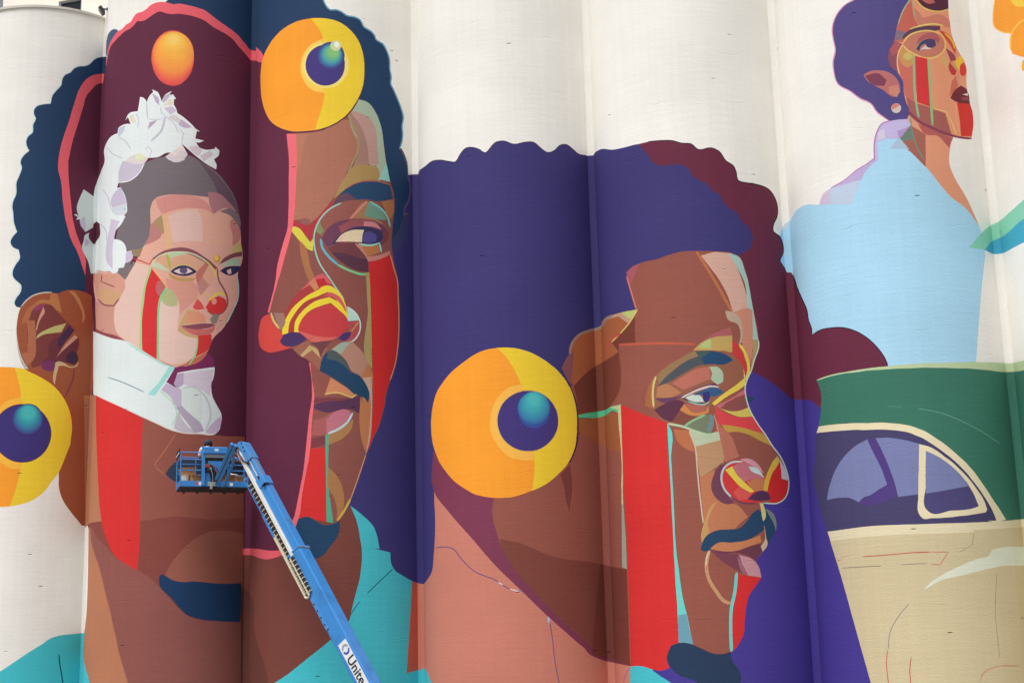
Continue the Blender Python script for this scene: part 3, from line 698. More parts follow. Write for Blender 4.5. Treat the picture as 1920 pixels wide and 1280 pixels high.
P(F, (128, 60, 84), "p2:165,785 s:990,880 p3:600,165 585,260 610,370 650,480 700,570 800,690 900,800 1000,900 1130,1010 1275,1110 q4:100,1070 330,1130 332,1152 220,1130 100,1100 0,1040 p3:1150,1085 1090,1030 920,880 760,725 600,570 470,420 330,260 238,135")
P(F, (128, 70, 60), "p3:630,415 750,440 850,480 920,510 1050,540 1180,555 1250,575 q4:110,385 180,405 300,425 325,1130 100,1070 p3:1130,1010 1000,900 900,800 800,690 700,570 650,480")
P(F, (118, 60, 52), "q4:100,385 180,405 300,425 325,1145 220,1115 100,1080 40,1060")
P(F, (124, 64, 58), "p2:930,930 990,860 1000,1000 985,1150 965,1080 945,970")
P(F, (120, 62, 50), "p2:1010,395 1090,310 1170,255 q1:290,1230 420,1190 480,1110 s:1192,660 q2:130,330 0,345 0,700 p2:1040,690 1030,480")
P(EA, (168, 96, 62), "p2:938,285 985,205 1000,140 1050,85 1140,55 1180,35 q1:280,1160 350,1120 420,1100 497,1088 460,1150 400,1220 340,1285 p2:1280,190 1180,255 1100,305 1010,392 960,330")
P(EA, (196, 152, 128), "q1:282,1160 350,1122 420,1102 497,1088 440,1170 380,1130")
P(EA, (186, 196, 116), "q1:400,1108 440,1098 497,1088 455,1145 430,1130")
P(EA, (138, 84, 90), "p2:938,285 985,205 1012,190 995,392 960,332")
S(EA, (156, 130, 116), 5.0, "p2:985,205 1000,140 1045,88 1110,62 1180,36 q1:300,1152 350,1122")
S(EA, (222, 190, 110), 2.4, "q1:497,1088 450,1165 390,1235 340,1285")
S(EA, (188, 84, 70), 5.0, "p2:1200,180 1240,110 1290,80")
P(F, (158, 92, 58), "p2:1040,592 1200,572 1240,552 1285,570 1290,792 1200,762 1130,722 1040,668")
P(F, (88, 192, 144), "p2:1038,568 1140,550 1200,538 1240,515 1290,506 1285,560 1240,540 1200,570 1038,587")
P(F, (198, 196, 150), "p2:1225,522 1290,506 q2:15,790 30,1280 q3:30,400 50,700 62,985 25,970 22,500 10,0 q2:5,1000 -5,830")
P(F, (158, 158, 140), "q3:22,500 34,500 50,700 62,985 25,970")
P(TE, RED, "q2:15,792 100,830 200,870 300,905 365,930 375,1280 q3:385,300 400,500 410,750 425,1000 438,1250 q4:685,880 690,975 640,990 600,1100 620,1165 560,1187 480,1172 332,1152 325,900 310,500 290,0 q3:45,500 30,200")
P(F, (106, 208, 200), "q2:365,935 387,970 395,1200 q3:408,400 418,600 428,800 452,1000 490,1240 q4:760,800 797,988 690,975 685,800 665,500 640,0 q3:375,100")
P(F, (108, 158, 176), "q4:686,770 747,760 797,990 690,976")
P(CO, TURQ, "q4:328,1155 380,1150 470,1170 540,1220 650,1290 s:1290,1370 s:1181,1370 q4:325,1290")
P(BE, (42, 60, 88), "q4:600,1100 630,1000 690,978 780,985 850,1015 930,1050 1000,1062 1080,1045 1085,1090 1120,1150 1155,1210 1158,1260 1130,1330 900,1320 800,1258 700,1222 640,1172")
P(TE, (210, 48, 50), "q4:1132,455 1200,475 1312,488 1270,550 1220,620 1195,720 1185,820 1180,900 1150,970 1100,1035 1078,1042 1075,900 1090,700")
S(F, (104, 206, 198), 6.0, "q4:1125,450 1110,600 1085,720 1080,880 1086,1042")
S(F, (192, 146, 108), 6.5, "q4:920,285 897,400 917,500 972,592 1040,670 1085,682")
S(F, (214, 200, 168), 2.6, "q4:922,285 902,330 895,400")
P(F, (212, 168, 152), "q1:878,765 960,745 1060,752 1100,850 1150,1000 1167,1076 1070,1107 1040,1010 980,900 920,820")
P(F, (166, 196, 186), "q1:1040,752 1105,773 1140,850 1187,1070 1224,1280 1185,1280 1160,1080 1130,900 1080,810")
S(F, (186, 112, 72), 5.0, "q1:850,740 920,850 980,950 1030,1040 1067,1107")
P(F, (170, 88, 98), "q1:430,865 470,830 505,813 480,882 452,942")
S(F, (212, 122, 108), 2.6, "q1:432,890 452,960 490,1087")
P(F, (204, 138, 114), "q2:850,112 960,70 1000,80 1005,200 1005,300 990,480 962,562 930,350 930,230 880,130")
P(F, (178, 154, 104), "q2:1005,305 1048,308 1049,360 1000,502 988,545 1005,400")
P(F, (188, 162, 142), "q2:798,88 870,105 915,160 932,230 927,322 900,342 915,260 890,190 820,157")
P(F, (202, 62, 62), "q2:848,305 900,350 940,430 970,540 962,592 940,582 920,500 860,432")
S(F, (226, 206, 78), 5.2, "q2:905,340 945,400 970,480 975,540 950,612")
S(F, (226, 206, 160), 2.0, "q2:860,428 915,490 940,560 945,600")
P(F, (172, 96, 98), "q2:590,348 680,280 760,240 840,208 852,277 690,294")
P(F, (194, 162, 96), "q2:558,387 620,330 690,295 852,275 852,400 800,397 700,385 640,386")
P(F, (178, 194, 124), "q2:598,367 640,325 692,298 692,367")
S(F, (192, 92, 72), 4.5, "q2:0,345 100,340 300,333 575,340")
P(EY, (152, 96, 76), "q2:255,802 250,650 290,570 400,480 560,400 700,390 830,400 900,460 940,560 930,622 800,682 765,722 700,800 640,880 480,955 365,930 280,860")
P(EY, (150, 118, 86), "q2:290,575 360,505 460,450 530,405 570,390 610,425 500,470 400,540 300,640")
P(EY, (168, 102, 68), "q2:196,802 210,700 250,610 340,520 405,488 290,570 250,660 258,822")
S(EY, (206, 190, 120), 4.0, "q2:280,580 262,640 256,700 262,812")
P(BR, (78, 84, 92), "q2:288,662 340,600 420,530 520,460 600,430 650,395 720,395 800,415 860,460 800,490 700,491 600,502 500,552 400,612")
P(BR, (38, 74, 112), "q2:620,442 650,398 720,395 800,415 860,460 790,491 700,490 640,492")
P(BR, (70, 92, 88), "q2:575,395 640,388 700,388 640,430 605,440")
P(EY, (188, 112, 96), "q2:400,632 500,570 600,520 680,510 692,602 620,627 560,652 480,682")
P(EY, (172, 192, 162), "q2:680,510 740,510 780,550 785,622 742,642 690,602 700,560")
P(EY, (184, 124, 88), "q2:288,662 340,640 472,702 380,742 280,737")
P(EY, (106, 66, 94), "q2:268,747 400,737 480,722 600,662 720,630 752,662 620,672 500,722 440,752 350,782")
P(EY, (196, 132, 140), "q2:540,700 620,660 690,645 680,660 600,685")
S(EY, (216, 206, 200), 2.8, "q2:468,742 600,682 700,655 752,662")
P(EY, (96, 52, 72), "q2:266,832 340,790 460,760 497,777 400,922 340,902")
P(EY, (132, 76, 66), "q2:398,922 497,780 462,840 560,872 652,862 480,962 440,942")
P(EY, (204, 134, 78), "q2:458,832 490,790 560,852 650,842 672,802 677,852 600,877 520,867")
P(EY, (178, 100, 90), "q2:500,790 600,790 655,800 645,840 560,848")
P(EY, (120, 128, 104), "q2:488,957 600,890 690,860 717,882 707,962 690,1012 620,1012 550,987")
P(EY, (110, 142, 142), "q2:690,870 717,885 707,962 685,1005 660,990")
P(EY, (202, 212, 202), "q2:498,742 560,716 610,725 642,772 560,772")
P(EY, (56, 92, 134), "q2:556,722 640,680 740,668 792,702 720,732 640,722")
P(EY, (58, 52, 120), "q2:630,702 680,692 686,742 662,782 634,762")
S(EY, (40, 60, 100), 2.2, "q2:470,742 520,762 590,782 640,785")
S(EY, (150, 206, 190), 2.0, "q2:520,768 590,788 650,790 680,770")
S(EY, (182, 204, 164), 4.2, "q2:368,935 480,957 600,1000 690,1017 752,995")
S(EY, (140, 190, 140), 4.0, "q2:490,955 570,905 650,870")
P(NO, (226, 202, 84), "q2:700,782 790,710 900,630 945,590 957,642 900,682 800,742 720,802")
P(NO, (198, 108, 118), "q2:728,802 850,742 940,680 952,717 900,732 800,792 760,822")
P(NO, (142, 80, 76), "q2:758,822 850,752 950,715 972,802 920,837 840,837")
P(NO, (212, 190, 92), "q2:752,818 850,842 930,832 972,815 1007,882 900,882 820,852")
P(NO, (216, 70, 76), "q2:718,802 760,832 900,887 1007,885 1050,940 1112,1022 1000,982 880,962 745,940")
P(NO, (192, 152, 72), "q2:770,945 820,948 900,960 1000,985 1112,1035 1152,1107 1060,1062 960,1012 880,997 810,1000")
P(NO, (182, 112, 92), "q2:718,870 752,940 830,1010 905,1182 800,1222 770,1152")
S(NO, (206, 136, 120), 2.0, "q2:715,860 740,960 765,1080 790,1200")
P(F, (186, 198, 168), "q2:528,985 620,1012 690,1017 752,995 762,1062 580,1112")
P(F, (188, 144, 108), "q2:578,1105 762,1060 790,1200 770,1282 q3:780,180 720,232 610,302 590,150")
P(F, (188, 112, 76), "q2:413,975 520,985 555,1080 567,1147 500,1122 440,1062")
S(F, (206, 186, 166), 2.8, "q2:528,990 570,1100 590,1280 q3:600,350 635,642")
P(F, (192, 122, 88), "q3:610,302 720,240 710,400 760,480 880,500 970,592 900,652 860,692 740,692 680,722 630,800 618,760 640,640 620,450")
P(F, (196, 152, 96), "q3:720,490 742,480 690,560 668,650 680,722 625,795 618,740 640,640")
P(NO, (116, 66, 84), "q3:700,402 710,290 760,210 805,185 770,280 780,360 830,440 872,490 800,497 740,462")
P(NO, (206, 60, 60), "q3:778,330 790,260 830,200 900,170 980,165 1050,220 1095,300 1102,360 1070,400 1142,462 1000,492 900,472 830,412")
P(NO, (214, 86, 82), "q3:860,410 930,340 1010,400 960,460 900,465")
P(NO, (192, 112, 122), "q3:838,222 920,190 1000,200 1060,250 1097,307 1000,312 940,332")
P(NO, (208, 150, 158), "q3:905,160 980,158 1050,205 1090,270 1050,240 980,198")
P(NO, (192, 212, 214), "q3:975,215 1040,230 1092,300 1060,280 990,245")
P(NO, (226, 202, 78), "q3:798,240 850,215 890,280 950,340 1017,402 990,412 920,372 860,312")
P(NO, (198, 122, 86), "q3:958,332 1050,305 1097,312 1090,392 1040,402 1012,402")
S(NO, (192, 198, 204), 3.6, "q3:930,180 850,185 790,230 770,300 790,380 850,452")
S(NO, (110, 66, 88), 3.0, "q3:840,440 900,480 980,495 1030,492")
P(NO, (206, 44, 46), "q3:1150,272 1195,170 1215,220 1225,300 1270,320 1270,402 1240,452 1180,487 1128,482 1142,460 1112,400")
P(NO, (216, 178, 68), "q3:1190,138 1202,172 1150,272 1125,350 1115,402 1088,397 1095,330 1130,230 1160,172")
P(NO, (198, 192, 198), "q3:1198,150 1240,220 1272,300 1265,322 1222,307 1215,220")
P(NO, (84, 50, 82), "q3:968,462 1020,415 1070,396 1120,413 1142,466 1050,473")
S(F, (198, 214, 202), 2.2, "q2:1050,310 1050,360 1020,450 990,550 965,602 949,660 954,730 984,832 1040,932 1110,1032 1160,1112 q3:1200,122 1250,222 1274,310 1273,390 1245,457 1200,488 1085,490")
P(MO, (40, 70, 102), "q3:615,842 625,790 670,725 740,695 840,685 900,680 950,640 1000,570 1050,533 1087,590 1092,692 1000,752 920,777 850,787 740,792 700,832 650,852")
P(MO, (40, 70, 102), "q3:1093,528 1140,560 1177,620 1177,682 1150,752 1113,808 1100,700 1090,600")
P(MO, (122, 132, 126), "q3:1098,528 1150,558 1182,630 1180,702 1165,652 1130,582")
P(F, (206, 196, 132), "q3:1056,490 1084,490 1100,602 1084,628")
P(LI, (198, 128, 88), "q3:688,832 740,790 850,785 960,770 1060,730 1072,782 980,812 880,847 750,847")
P(LI, (112, 60, 78), "q3:690,842 880,850 1000,812 1072,795 1082,852 1025,917 960,882 880,862 780,872")
P(LI, (202, 182, 152), "q3:1088,650 1107,752 1117,802 1080,854 1068,812 1092,780")
P(LI, (122, 66, 82), "q3:688,847 800,870 900,870 1000,910 1042,950 1067,1010 1072,1047 980,1032 880,992 780,932")
P(LI, (196, 142, 152), "q3:900,875 1000,910 1047,960 1070,1047 970,1032 930,952")
P(LI, (160, 100, 116), "q3:890,880 930,950 975,1032 930,1015 900,950")
P(BR, (38, 70, 100), "q2:962,728 1022,745 990,777 973,772")
# disc on the fourth silo
P(DI, (70, 40, 70), "p2:925,310 995,405 1034,530 1040,640 1030,755 990,858 845,700 p2:850,250")
P(DI, ORANGE, "p2:155,620 160,540 190,430 260,330 350,250 450,190 560,165 660,168 740,190 850,250 930,320 990,410 1025,530 1030,640 1020,750 980,850 920,920 840,985 740,1030 640,1060 560,1065 440,1050 340,1000 260,930 200,840 165,740")
P(DI, YELLOW, "p2:550,165 660,168 740,190 850,250 930,320 990,410 1025,530 1030,640 1020,750 980,850 920,920 840,985 762,1022 775,900 770,790 690,600 700,410 660,310 610,225")
P(DI, (248, 186, 80), "p2:706,382 620,405 550,470 512,570 515,680 560,760 620,815 700,838 772,838 768,785 690,600 700,430")
E(DI, (226, 180, 90), 'p2', 735, 604, 187)
E(DI, (68, 56, 122), 'p2', 735, 604, 182)
E(DI, (56, 80, 154), 'p2', 772, 562, 90, 86)
rings(DI, 'p2', [(771, 528, 98, 98, (57, 98, 162)), (771, 518, 90, 90, (60, 124, 170)), (772, 508, 80, 80, (60, 142, 174)),
                  (772, 496, 66, 66, (64, 158, 178)), (772, 484, 52, 52, (68, 172, 180)), (772, 472, 32, 32, (80, 188, 188))], 3)
# unfinished sketch lines on the salmon neck
S(SK, (92, 72, 128), 1.7, "p3:243,470 310,463 350,475 400,535 480,610 600,660 690,715 760,730")
S(SK, (214, 214, 232), 2.0, "p3:620,675 650,690")
S(SK, (226, 220, 220), 2.0, "p3:690,715 755,733")
S(SK, (112, 80, 132), 1.7, "p3:930,900 945,1000 962,1150 990,1290")
P(SK, (170, 190, 220), "p3:918,880 932,890 930,925 920,912")
S(SK, (150, 110, 150), 1.6, "q4:325,1160 290,1220 275,1290")

# --- portrait of the woman with the earring (sixth silo)
P(NE, (170, 96, 88), "s1:520,832 575,690 620,690 740,755 860,790 850,840 800,900 600,912")
S(H, (214, 140, 180), 3.2, "s1:265,-2 199,40 153,100 131,170 138,240 150,300 136,370 143,440 163,501 239,547 299,592 364,622 399,672 439,702 475,727", 75)
P(H, (84, 74, 132), "s1:265,0 200,40 155,100 133,170 140,240 152,300 138,370 145,440 165,500 240,545 300,590 365,620 400,670 440,700 475,725 580,717 590,690 555,560 530,430 480,300 510,200 545,60 600,-20 590,-150 330,-150")
P(F, (228, 154, 120), "s2:310,0 250,70 210,160 185,260 170,350 125,430 130,560 195,620 240,690 250,800 290,920 330,980 420,1050 540,1110 640,1150 740,1180 830,1192 845,1080 835,960 815,890 805,830 795,790 785,700 788,600 770,530 735,470 690,390 660,300 645,200 630,80 620,-250 330,-250")
P(F, (198, 104, 90), "s2:320,-60 310,0 250,70 210,160 185,260 170,350 240,370 290,290 390,240 350,180")
P(F, (206, 130, 112), "s2:330,60 420,150 560,130 640,180 650,240 560,225 400,228 350,180")
P(F, (142, 82, 98), "s2:125,430 172,350 235,378 200,480 200,622 130,562")
P(F, (176, 92, 96), "s2:130,432 185,352 230,380 205,440 150,480")
P(F, (134, 114, 128), "s2:185,258 282,280 240,332 173,352")
P(F, (204, 112, 98), "s2:200,482 220,420 250,400 335,472 352,882 270,832 240,692 200,622")
P(F, (206, 150, 92), "s2:215,420 250,395 335,470 340,540 290,580 240,560 210,500")
E(F, (206, 184, 110), 's2', 285, 485, 40, 32)
P(F, (168, 98, 92), "s2:270,832 350,880 470,920 605,972 660,1152 540,1110 420,1050 330,980 290,920")
P(F, (214, 170, 110), "s2:590,470 625,520 630,600 600,570 560,520")
S(F, (228, 206, 114), 2.8, "s2:300,252 400,222 520,208 590,222")
P(BR, (96, 66, 88), "s2:245,312 300,260 400,230 562,225 562,257 500,270 390,266 300,302 238,342")
P(EY, (198, 126, 106), "s2:235,380 290,310 390,270 500,270 580,310 605,380 590,440 520,490 440,500 350,470 280,430")
P(EY, (176, 96, 100), "s2:360,380 380,330 450,285 520,285 560,330 550,380 520,350 460,330")
S(EY, (232, 198, 110), 2.6, "s2:235,380 290,310 390,270 500,270 580,310 606,380 590,440 520,490 440,500 350,470 280,430 240,385")
P(EY, (54, 78, 114), "s2:358,422 400,360 460,333 517,343 528,392 500,412 440,372 402,392 380,442")
P(EY, (218, 204, 202), "s2:385,432 430,392 500,405 470,425 420,425")
E(EY, (84, 64, 106), 's2', 477, 376, 40, 38)
S(F, (236, 192, 134), 2.2, "s2:240,382 205,450 195,560 215,642")
P(TE, (216, 60, 64), "s2:348,482 452,505 477,917 363,877")
S(TE, (142, 192, 142), 4.0, "s2:335,475 350,850 378,1010")
S(TE, (144, 192, 128), 4.6, "s2:460,508 485,900 496,1075")
S(F, (236, 192, 122), 2.0, "s2:500,935 612,955 665,1060 700,1150")
P(NO, (206, 82, 66), "s2:548,258 600,278 665,330 692,390 692,472 640,382")
P(NO, (152, 72, 88), "s2:608,412 690,482 702,522 650,522")
P(NO, (192, 60, 66), "s2:638,602 640,540 662,520 702,602 690,647 660,642")
P(NO, (204, 154, 112), "s2:648,542 672,528 722,592 712,622")
P(NO, (236, 194, 64), "s2:690,540 715,490 745,480 762,532 730,562 725,612 700,570")
S(NO, (236, 194, 64), 3.0, "s2:600,285 660,345 690,420")
E(NO, (216, 68, 60), 's2', 757, 600, 30, 58)
P(F, (206, 112, 98), "s2:638,832 690,660 717,640 712,742 680,782")
S(F, (190, 190, 130), 2.0, "s2:705,640 715,720")
P(LI, (116, 48, 56), "s2:648,842 690,770 740,735 792,775 802,802 817,892 760,892 690,872")
P(LI, (232, 212, 202), "s2:750,812 802,800 797,822")
P(LI, (150, 76, 80), "s2:740,840 800,830 810,860 760,862")
P(TE, (212, 58, 52), "s2:703,885 817,890 837,960 846,1080 832,1167 740,1167 725,1000")
S(F, (242, 164, 124), 1.8, "s2:694,880 702,1000 735,1160")
S(F, (138, 66, 90), 4.0, "s2:285,950 380,1040 500,1100 640,1155 740,1180 832,1190")
P(H, (88, 46, 66), "s2:350,-60 350,0 420,60 500,90 580,92 632,75 625,-240 350,-240")
P(H, (190, 104, 100), "s2:430,-60 500,-10 520,25 460,35 400,0")
S(F, (226, 196, 104), 2.6, "s2:345,-10 420,68 500,97 580,98 634,78")
S(F, (150, 182, 142), 2.2, "s2:315,-20 250,80 200,212")
S(F, (150, 182, 142), 1.6, "s2:318,0 352,182")
P(EA, (188, 112, 108), "s1:316,450 350,430 420,425 480,440 520,480 537,540 520,582 480,577 440,542 390,517 345,492")
P(EA, (128, 66, 88), "s1:325,456 400,440 457,482 440,517 370,507")
P(EA, (206, 136, 116), "s1:470,522 520,510 537,550 515,582 470,562")
E('painted_earring', (208, 196, 188), 's1', 513, 650, 30)
P('painted_earring', (220, 132, 126), "s1:484,660 488,632 510,621 535,632 512,648")
P(NE, (226, 154, 122), "s1:520,832 590,690 620,720 740,790 852,825 835,900 830,960 870,1080 920,1160 s7:300,110 372,272 290,162 200,92 s1:700,1012 600,912")
P(NE, (168, 102, 88), "s1:523,827 600,750 690,808 690,1002 600,912")
P(NE, (182, 96, 92), "s1:640,740 740,790 852,828 830,887 760,817 690,807")
P(NE, (112, 128, 118), "s1:528,827 602,760 617,832 560,852")
S(NE, (92, 152, 134), 2.4, "s1:600,700 606,780 625,850 680,962")
P(JA, (198, 184, 226), "s1:383,972 385,850 400,790 430,745 480,727 580,714 602,750 520,830 460,832 400,850 405,967")
P(JA, (212, 206, 222), "s1:400,845 405,800 440,770 450,830")
P(JA, (178, 150, 205), "s1:520,785 590,760 545,820 530,835")
P(JA, (192, 172, 214), "s1:387,948 330,990 280,1020 200,1085 120,1130 300,1082 340,1002 387,972")
P(JA, (190, 204, 226), "s1:120,1130 300,1080 247,1227 110,1227")
P(JA, (206, 190, 214), "s1:120,1130 80,1160 50,1227 112,1227")
S(JA, (176, 116, 176), 2.2, "s1:383,965 383,850 398,790 428,743 480,725")
S(JA, (176, 116, 176), 1.6, "s1:387,945 330,988 280,1018 200,1083 120,1128")
P(JA, (172, 196, 220), "s1:473,892 530,825 592,897")
P(JA, (212, 210, 210), "s3:212,420 232,382 252,378 246,400")
# petals and ribbon on the last silo
P('painted_petal', (244, 160, 60), "s1:1105,-150 1105,0 1093,100 1100,160 1150,195 1205,203 1195,260 1210,325 1280,345 1480,330 1600,200 1600,-150")
P('painted_petal', (240, 204, 76), "s1:1190,-150 1195,0 1230,37 1290,42 1400,0 1400,-150")
S('painted_petal', (246, 196, 90), 3.0, "s1:1198,300 1205,205 1240,150 1300,108 1400,60")
S('painted_petal', (246, 196, 90), 2.0, "s1:1105,0 1094,100 1101,160 1150,194 1205,202")
P('painted_petal', (240, 180, 60), "s1:1268,425 1265,390 1272,362 1400,340 1400,440")
P('painted_ribbon', (140, 210, 182), "s7:308,396 440,265 490,240 560,180 640,110 s:2010,330 2200,300 2200,420 2010,430 s7:640,225 560,285 505,335 450,350 405,412")
P('painted_ribbon', (72, 168, 196), "s7:403,412 455,355 505,335 640,225 s:2010,400 2200,340 2200,420 2010,440 s7:640,365 575,400 510,432 465,438")

# --- vintage car (sixth and seventh silo)
CT, CG, CC, CW = 'painted_car_trim', 'painted_car_roof', 'painted_car_body', 'painted_car_window'
P(CT, (188, 206, 164), "s4:28,404 100,378 250,348 440,323 600,310 800,303 960,301 1080,304 1115,308 1165,304 1219,290 s:2060,650 2330,640 2330,800 s4:1168,400 800,400")
P(CG, (62, 118, 100), "s4:35,406 120,380 280,355 500,338 700,333 850,335 1000,345 1115,357 1168,355 1219,348 s:2060,690 2330,690 2330,985 s4:1219,1195 1060,1210 400,800 45,668 62,540 55,460")
S(CG, (112, 164, 146), 1.1, "s4:610,565 700,580 800,610 900,655 1000,710 1080,765")
S(CG, (96, 150, 132), 0.9, "s4:440,552 520,556")
P(CC, (208, 193, 156), "s5:100,370 340,340 700,325 1120,310 1280,300 s:2330,985 2330,1370 1660,1370 s5:365,1290 280,990 200,700")
P(CT, (226, 214, 180), "s5:100,370 340,340 700,325 1120,310 1280,297 s:2330,975 2330,995 s5:1280,345 975,362 980,376 700,384 500,391 300,406 122,428")
P(CT, (230, 217, 182), "s4:33,705 45,668 150,655 300,648 450,648 560,662 640,690 740,750 840,830 920,910 1000,1020 1060,1110 1117,1200 1060,1212 900,1150 500,800 300,690 150,695")
P(CW, (72, 67, 106), "s4:33,705 150,693 300,687 450,687 560,702 640,735 740,800 840,880 920,970 980,1050 1030,1130 1063,1204 800,1213 500,1226 300,1241 95,1269 60,1150 15,930 25,860 25,760")
P(CW, (122, 129, 174), "s4:93,1088 105,1020 140,920 200,830 260,775 325,742 345,790 400,900 437,1000 385,1030 340,1060 300,1075 275,1100 230,1078 160,1075")
P(CW, (122, 129, 174), "s4:370,735 450,733 540,745 625,768 615,1055 500,1070 480,990 440,880 400,790")
P(CW, (82, 62, 128), "s4:323,742 370,737 400,790 440,880 480,990 500,1070 300,1112 273,1100 340,1060 437,1000 400,900 345,790")
P(CT, (230, 217, 182), "s4:620,768 680,785 780,850 860,920 930,1000 980,1070 1010,1140 1000,1157 850,1181 700,1191 640,1191 622,1172 615,1060 618,900")
P(CW, (78, 72, 120), "s4:658,806 720,835 800,890 870,960 930,1050 960,1122 940,1131 800,1149 680,1159 662,1142 657,1000")
P(CW, (122, 129, 174), "s4:658,806 720,835 800,890 870,960 902,1008 780,1030 657,1052")
P(CC, (222, 226, 206), "s5:673,724 720,675 800,625 900,575 1000,535 1070,515 1090,480 1130,468 1280,463 s:2040,1030 2100,1060 s5:1280,575 1180,575 1080,590 1000,610 900,635 780,665 710,702")
S(SK, (194, 72, 62), 1.7, "s5:308,522 450,512 620,497 720,493", 80)
S(SK, (194, 92, 76), 1.2, "s5:720,493 826,494 776,570", 80)
S(SK, (124, 112, 104), 1.3, "s5:185,590 300,583 425,577")
S(SK, (124, 112, 104), 1.2, "s5:540,571 640,564 700,563")
S(SK, (180, 100, 84), 1.2, "s5:720,566 780,571")
S(SK, (194, 92, 76), 1.3, "s5:152,549 186,541")
S(SK, (130, 120, 130), 1.3, "s5:592,800 520,890 478,970 465,1080")
S(SK, (194, 72, 62), 1.5, "s5:461,1080 455,1150 468,1295")
S(SK, (194, 72, 62), 1.6, "s5:604,1120 596,1180 600,1295")
S(SK, (194, 92, 76), 1.2, "s5:1015,1270 1040,1215 1100,1185 1250,1175")
S(SK, (150, 138, 118), 1.0, "s5:1117,620 1108,850 1135,1130")
S(SK, (150, 138, 118), 1.0, "s5:890,495 970,450 978,380")

# ------------------------------------------------------------------ ground
def ground_mat():
    m, nt, p = nodes('yard_concrete')
    tc = nt.nodes.new('ShaderNodeTexCoord')
    n1 = noise(nt, tc.outputs['Object'], 0.25, 6, 0.6)
    n2 = noise(nt, tc.outputs['Object'], 9.0, 5, 0.65)
    mx = nt.nodes.new('ShaderNodeMix')
    mx.data_type = 'RGBA'
    mx.inputs[6].default_value = (0.27, 0.255, 0.235, 1)
    mx.inputs[7].default_value = (0.19, 0.18, 0.165, 1)
    nt.links.new(math_node(nt, 'MULTIPLY', math_node(nt, 'ADD', n1, n2), 0.5), mx.inputs[0])
    nt.links.new(mx.outputs[2], p.inputs['Base Color'])
    p.inputs['Roughness'].default_value = 0.9
    bp = nt.nodes.new('ShaderNodeBump')
    bp.inputs['Distance'].default_value = 0.02
    nt.links.new(n2, bp.inputs['Height'])
    nt.links.new(bp.outputs[0], p.inputs['Normal'])
    return m
MB().add([(-700, -700, 0), (700, -700, 0), (700, 700, 0), (-700, 700, 0)], [(0, 1, 2, 3)]).build('ground', ground_mat())
tag(bpy.data.objects['ground'], 'grey concrete yard in front of the silos', 'ground', kind='structure')
del bpy.data.objects['ground']['category']

# ------------------------------------------------------------------ silos with the mural
TH = math.asin((D / 2 - SW / 2) / R)        # angle at which a silo meets the flat strip
YE = -R * math.cos(TH)                      # plane of the strips
N = 7
Z_TOP = 27.5
Z_RIM = 23.168 + EYE                        # the first silo is lower, with a rim

def silo_pt(k, th, z):
    return (k * D + R * math.sin(th), -R * math.cos(th), z)

def vline(X, Y):
    """image line x = a + b*y of a vertical edge"""
    x0, y0 = proj((X, Y, 0.0))
    x1, y1 = proj((X, Y, 20.0))
    b = (x1 - x0) / (y1 - y0)
    return x0 - b * y0, b

def left_theta(k):
    v = CAM[:2] - np.array([k * D, 0.0])
    t = math.atan2(v[1], v[0]) - math.acos(R / np.hypot(*v)) + math.pi / 2
    return max(-TH, t + 1e-4)
THL = [left_theta(k) for k in range(N)]
lines = []                                   # band borders from left to right
for k in range(N):
    lines.append(vline(*silo_pt(k, THL[k], 0)[:2]))
    lines.append(vline(*silo_pt(k, TH, 0)[:2]))
# bands: 2k -> silo k, 2k+1 -> strip right of silo k (k < N-1)
lines = lines
A = np.array([l[0] for l in lines])
B = np.array([l[1] for l in lines])
Y0, Y1 = -90.0, 1350.0

verts, edges = [], []
def add_path(q, closed=True):
    n0 = len(verts)
    verts.extend([(float(x), float(y)) for x, y in q])
    n = len(q)
    edges.extend([(n0 + i, n0 + (i + 1) % n) for i in range(n if closed else n - 1)])
add_path([(A[0] + B[0] * Y0, Y0), (A[-1] + B[-1] * Y0, Y0), (A[-1] + B[-1] * Y1, Y1), (A[0] + B[0] * Y1, Y1)])
for a, b in lines:
    add_path([(a + b * Y0, Y0), (a + b * Y1, Y1)], False)
for k in range(N):
    m = max(8, int((TH - THL[k]) / math.radians(4.5)))
    for i in range(1, m):
        th = THL[k] + (TH - THL[k]) * i / m
        a, b = vline(*silo_pt(k, th, 0)[:2])
        add_path([(a + b * Y0, Y0), (a + b * Y1, Y1)], False)
add_path([proj(silo_pt(0, THL[0] + (TH - THL[0]) * i / 40, Z_RIM)) for i in range(41)], False)
wob = np.random.default_rng(5)
for nm, c, q in PATHS:
    q = q + np.stack([np.interp(np.arange(len(q)), np.arange(0, len(q) + 4, 3), wob.normal(0, 0.25 if len(c) == 3 else 0.05, len(np.arange(0, len(q) + 4, 3)))) for _ in range(2)], 1)   # hand-painted wobble
    q[:, 1] = np.clip(q[:, 1], Y0 - 5, Y1 + 5)
    add_path(q)
V, Ed, Fc, _, _, _ = delaunay_2d_cdt([Vector(v) for v in verts], edges, [], 0, 1e-4, False)
V = np.array([(v[0], v[1]) for v in V])
Fc = np.array([f for f in Fc if len(f) == 3])
cen = V[Fc].mean(1)
area = np.abs(np.cross(V[Fc[:, 1]] - V[Fc[:, 0]], V[Fc[:, 2]] - V[Fc[:, 0]]))
band = (cen[:, :1] > A[None] + B[None] * cen[:, 1:2]).sum(1) - 1      # -1 left outside, 2N-1 right outside
ok = (band >= 0) & (band < 2 * N - 1) & (cen[:, 1] > Y0) & (cen[:, 1] < Y1) & (area > 1e-7)
Fc, cen, band = Fc[ok], cen[ok], band[ok]
owner = np.full(len(Fc), -1)
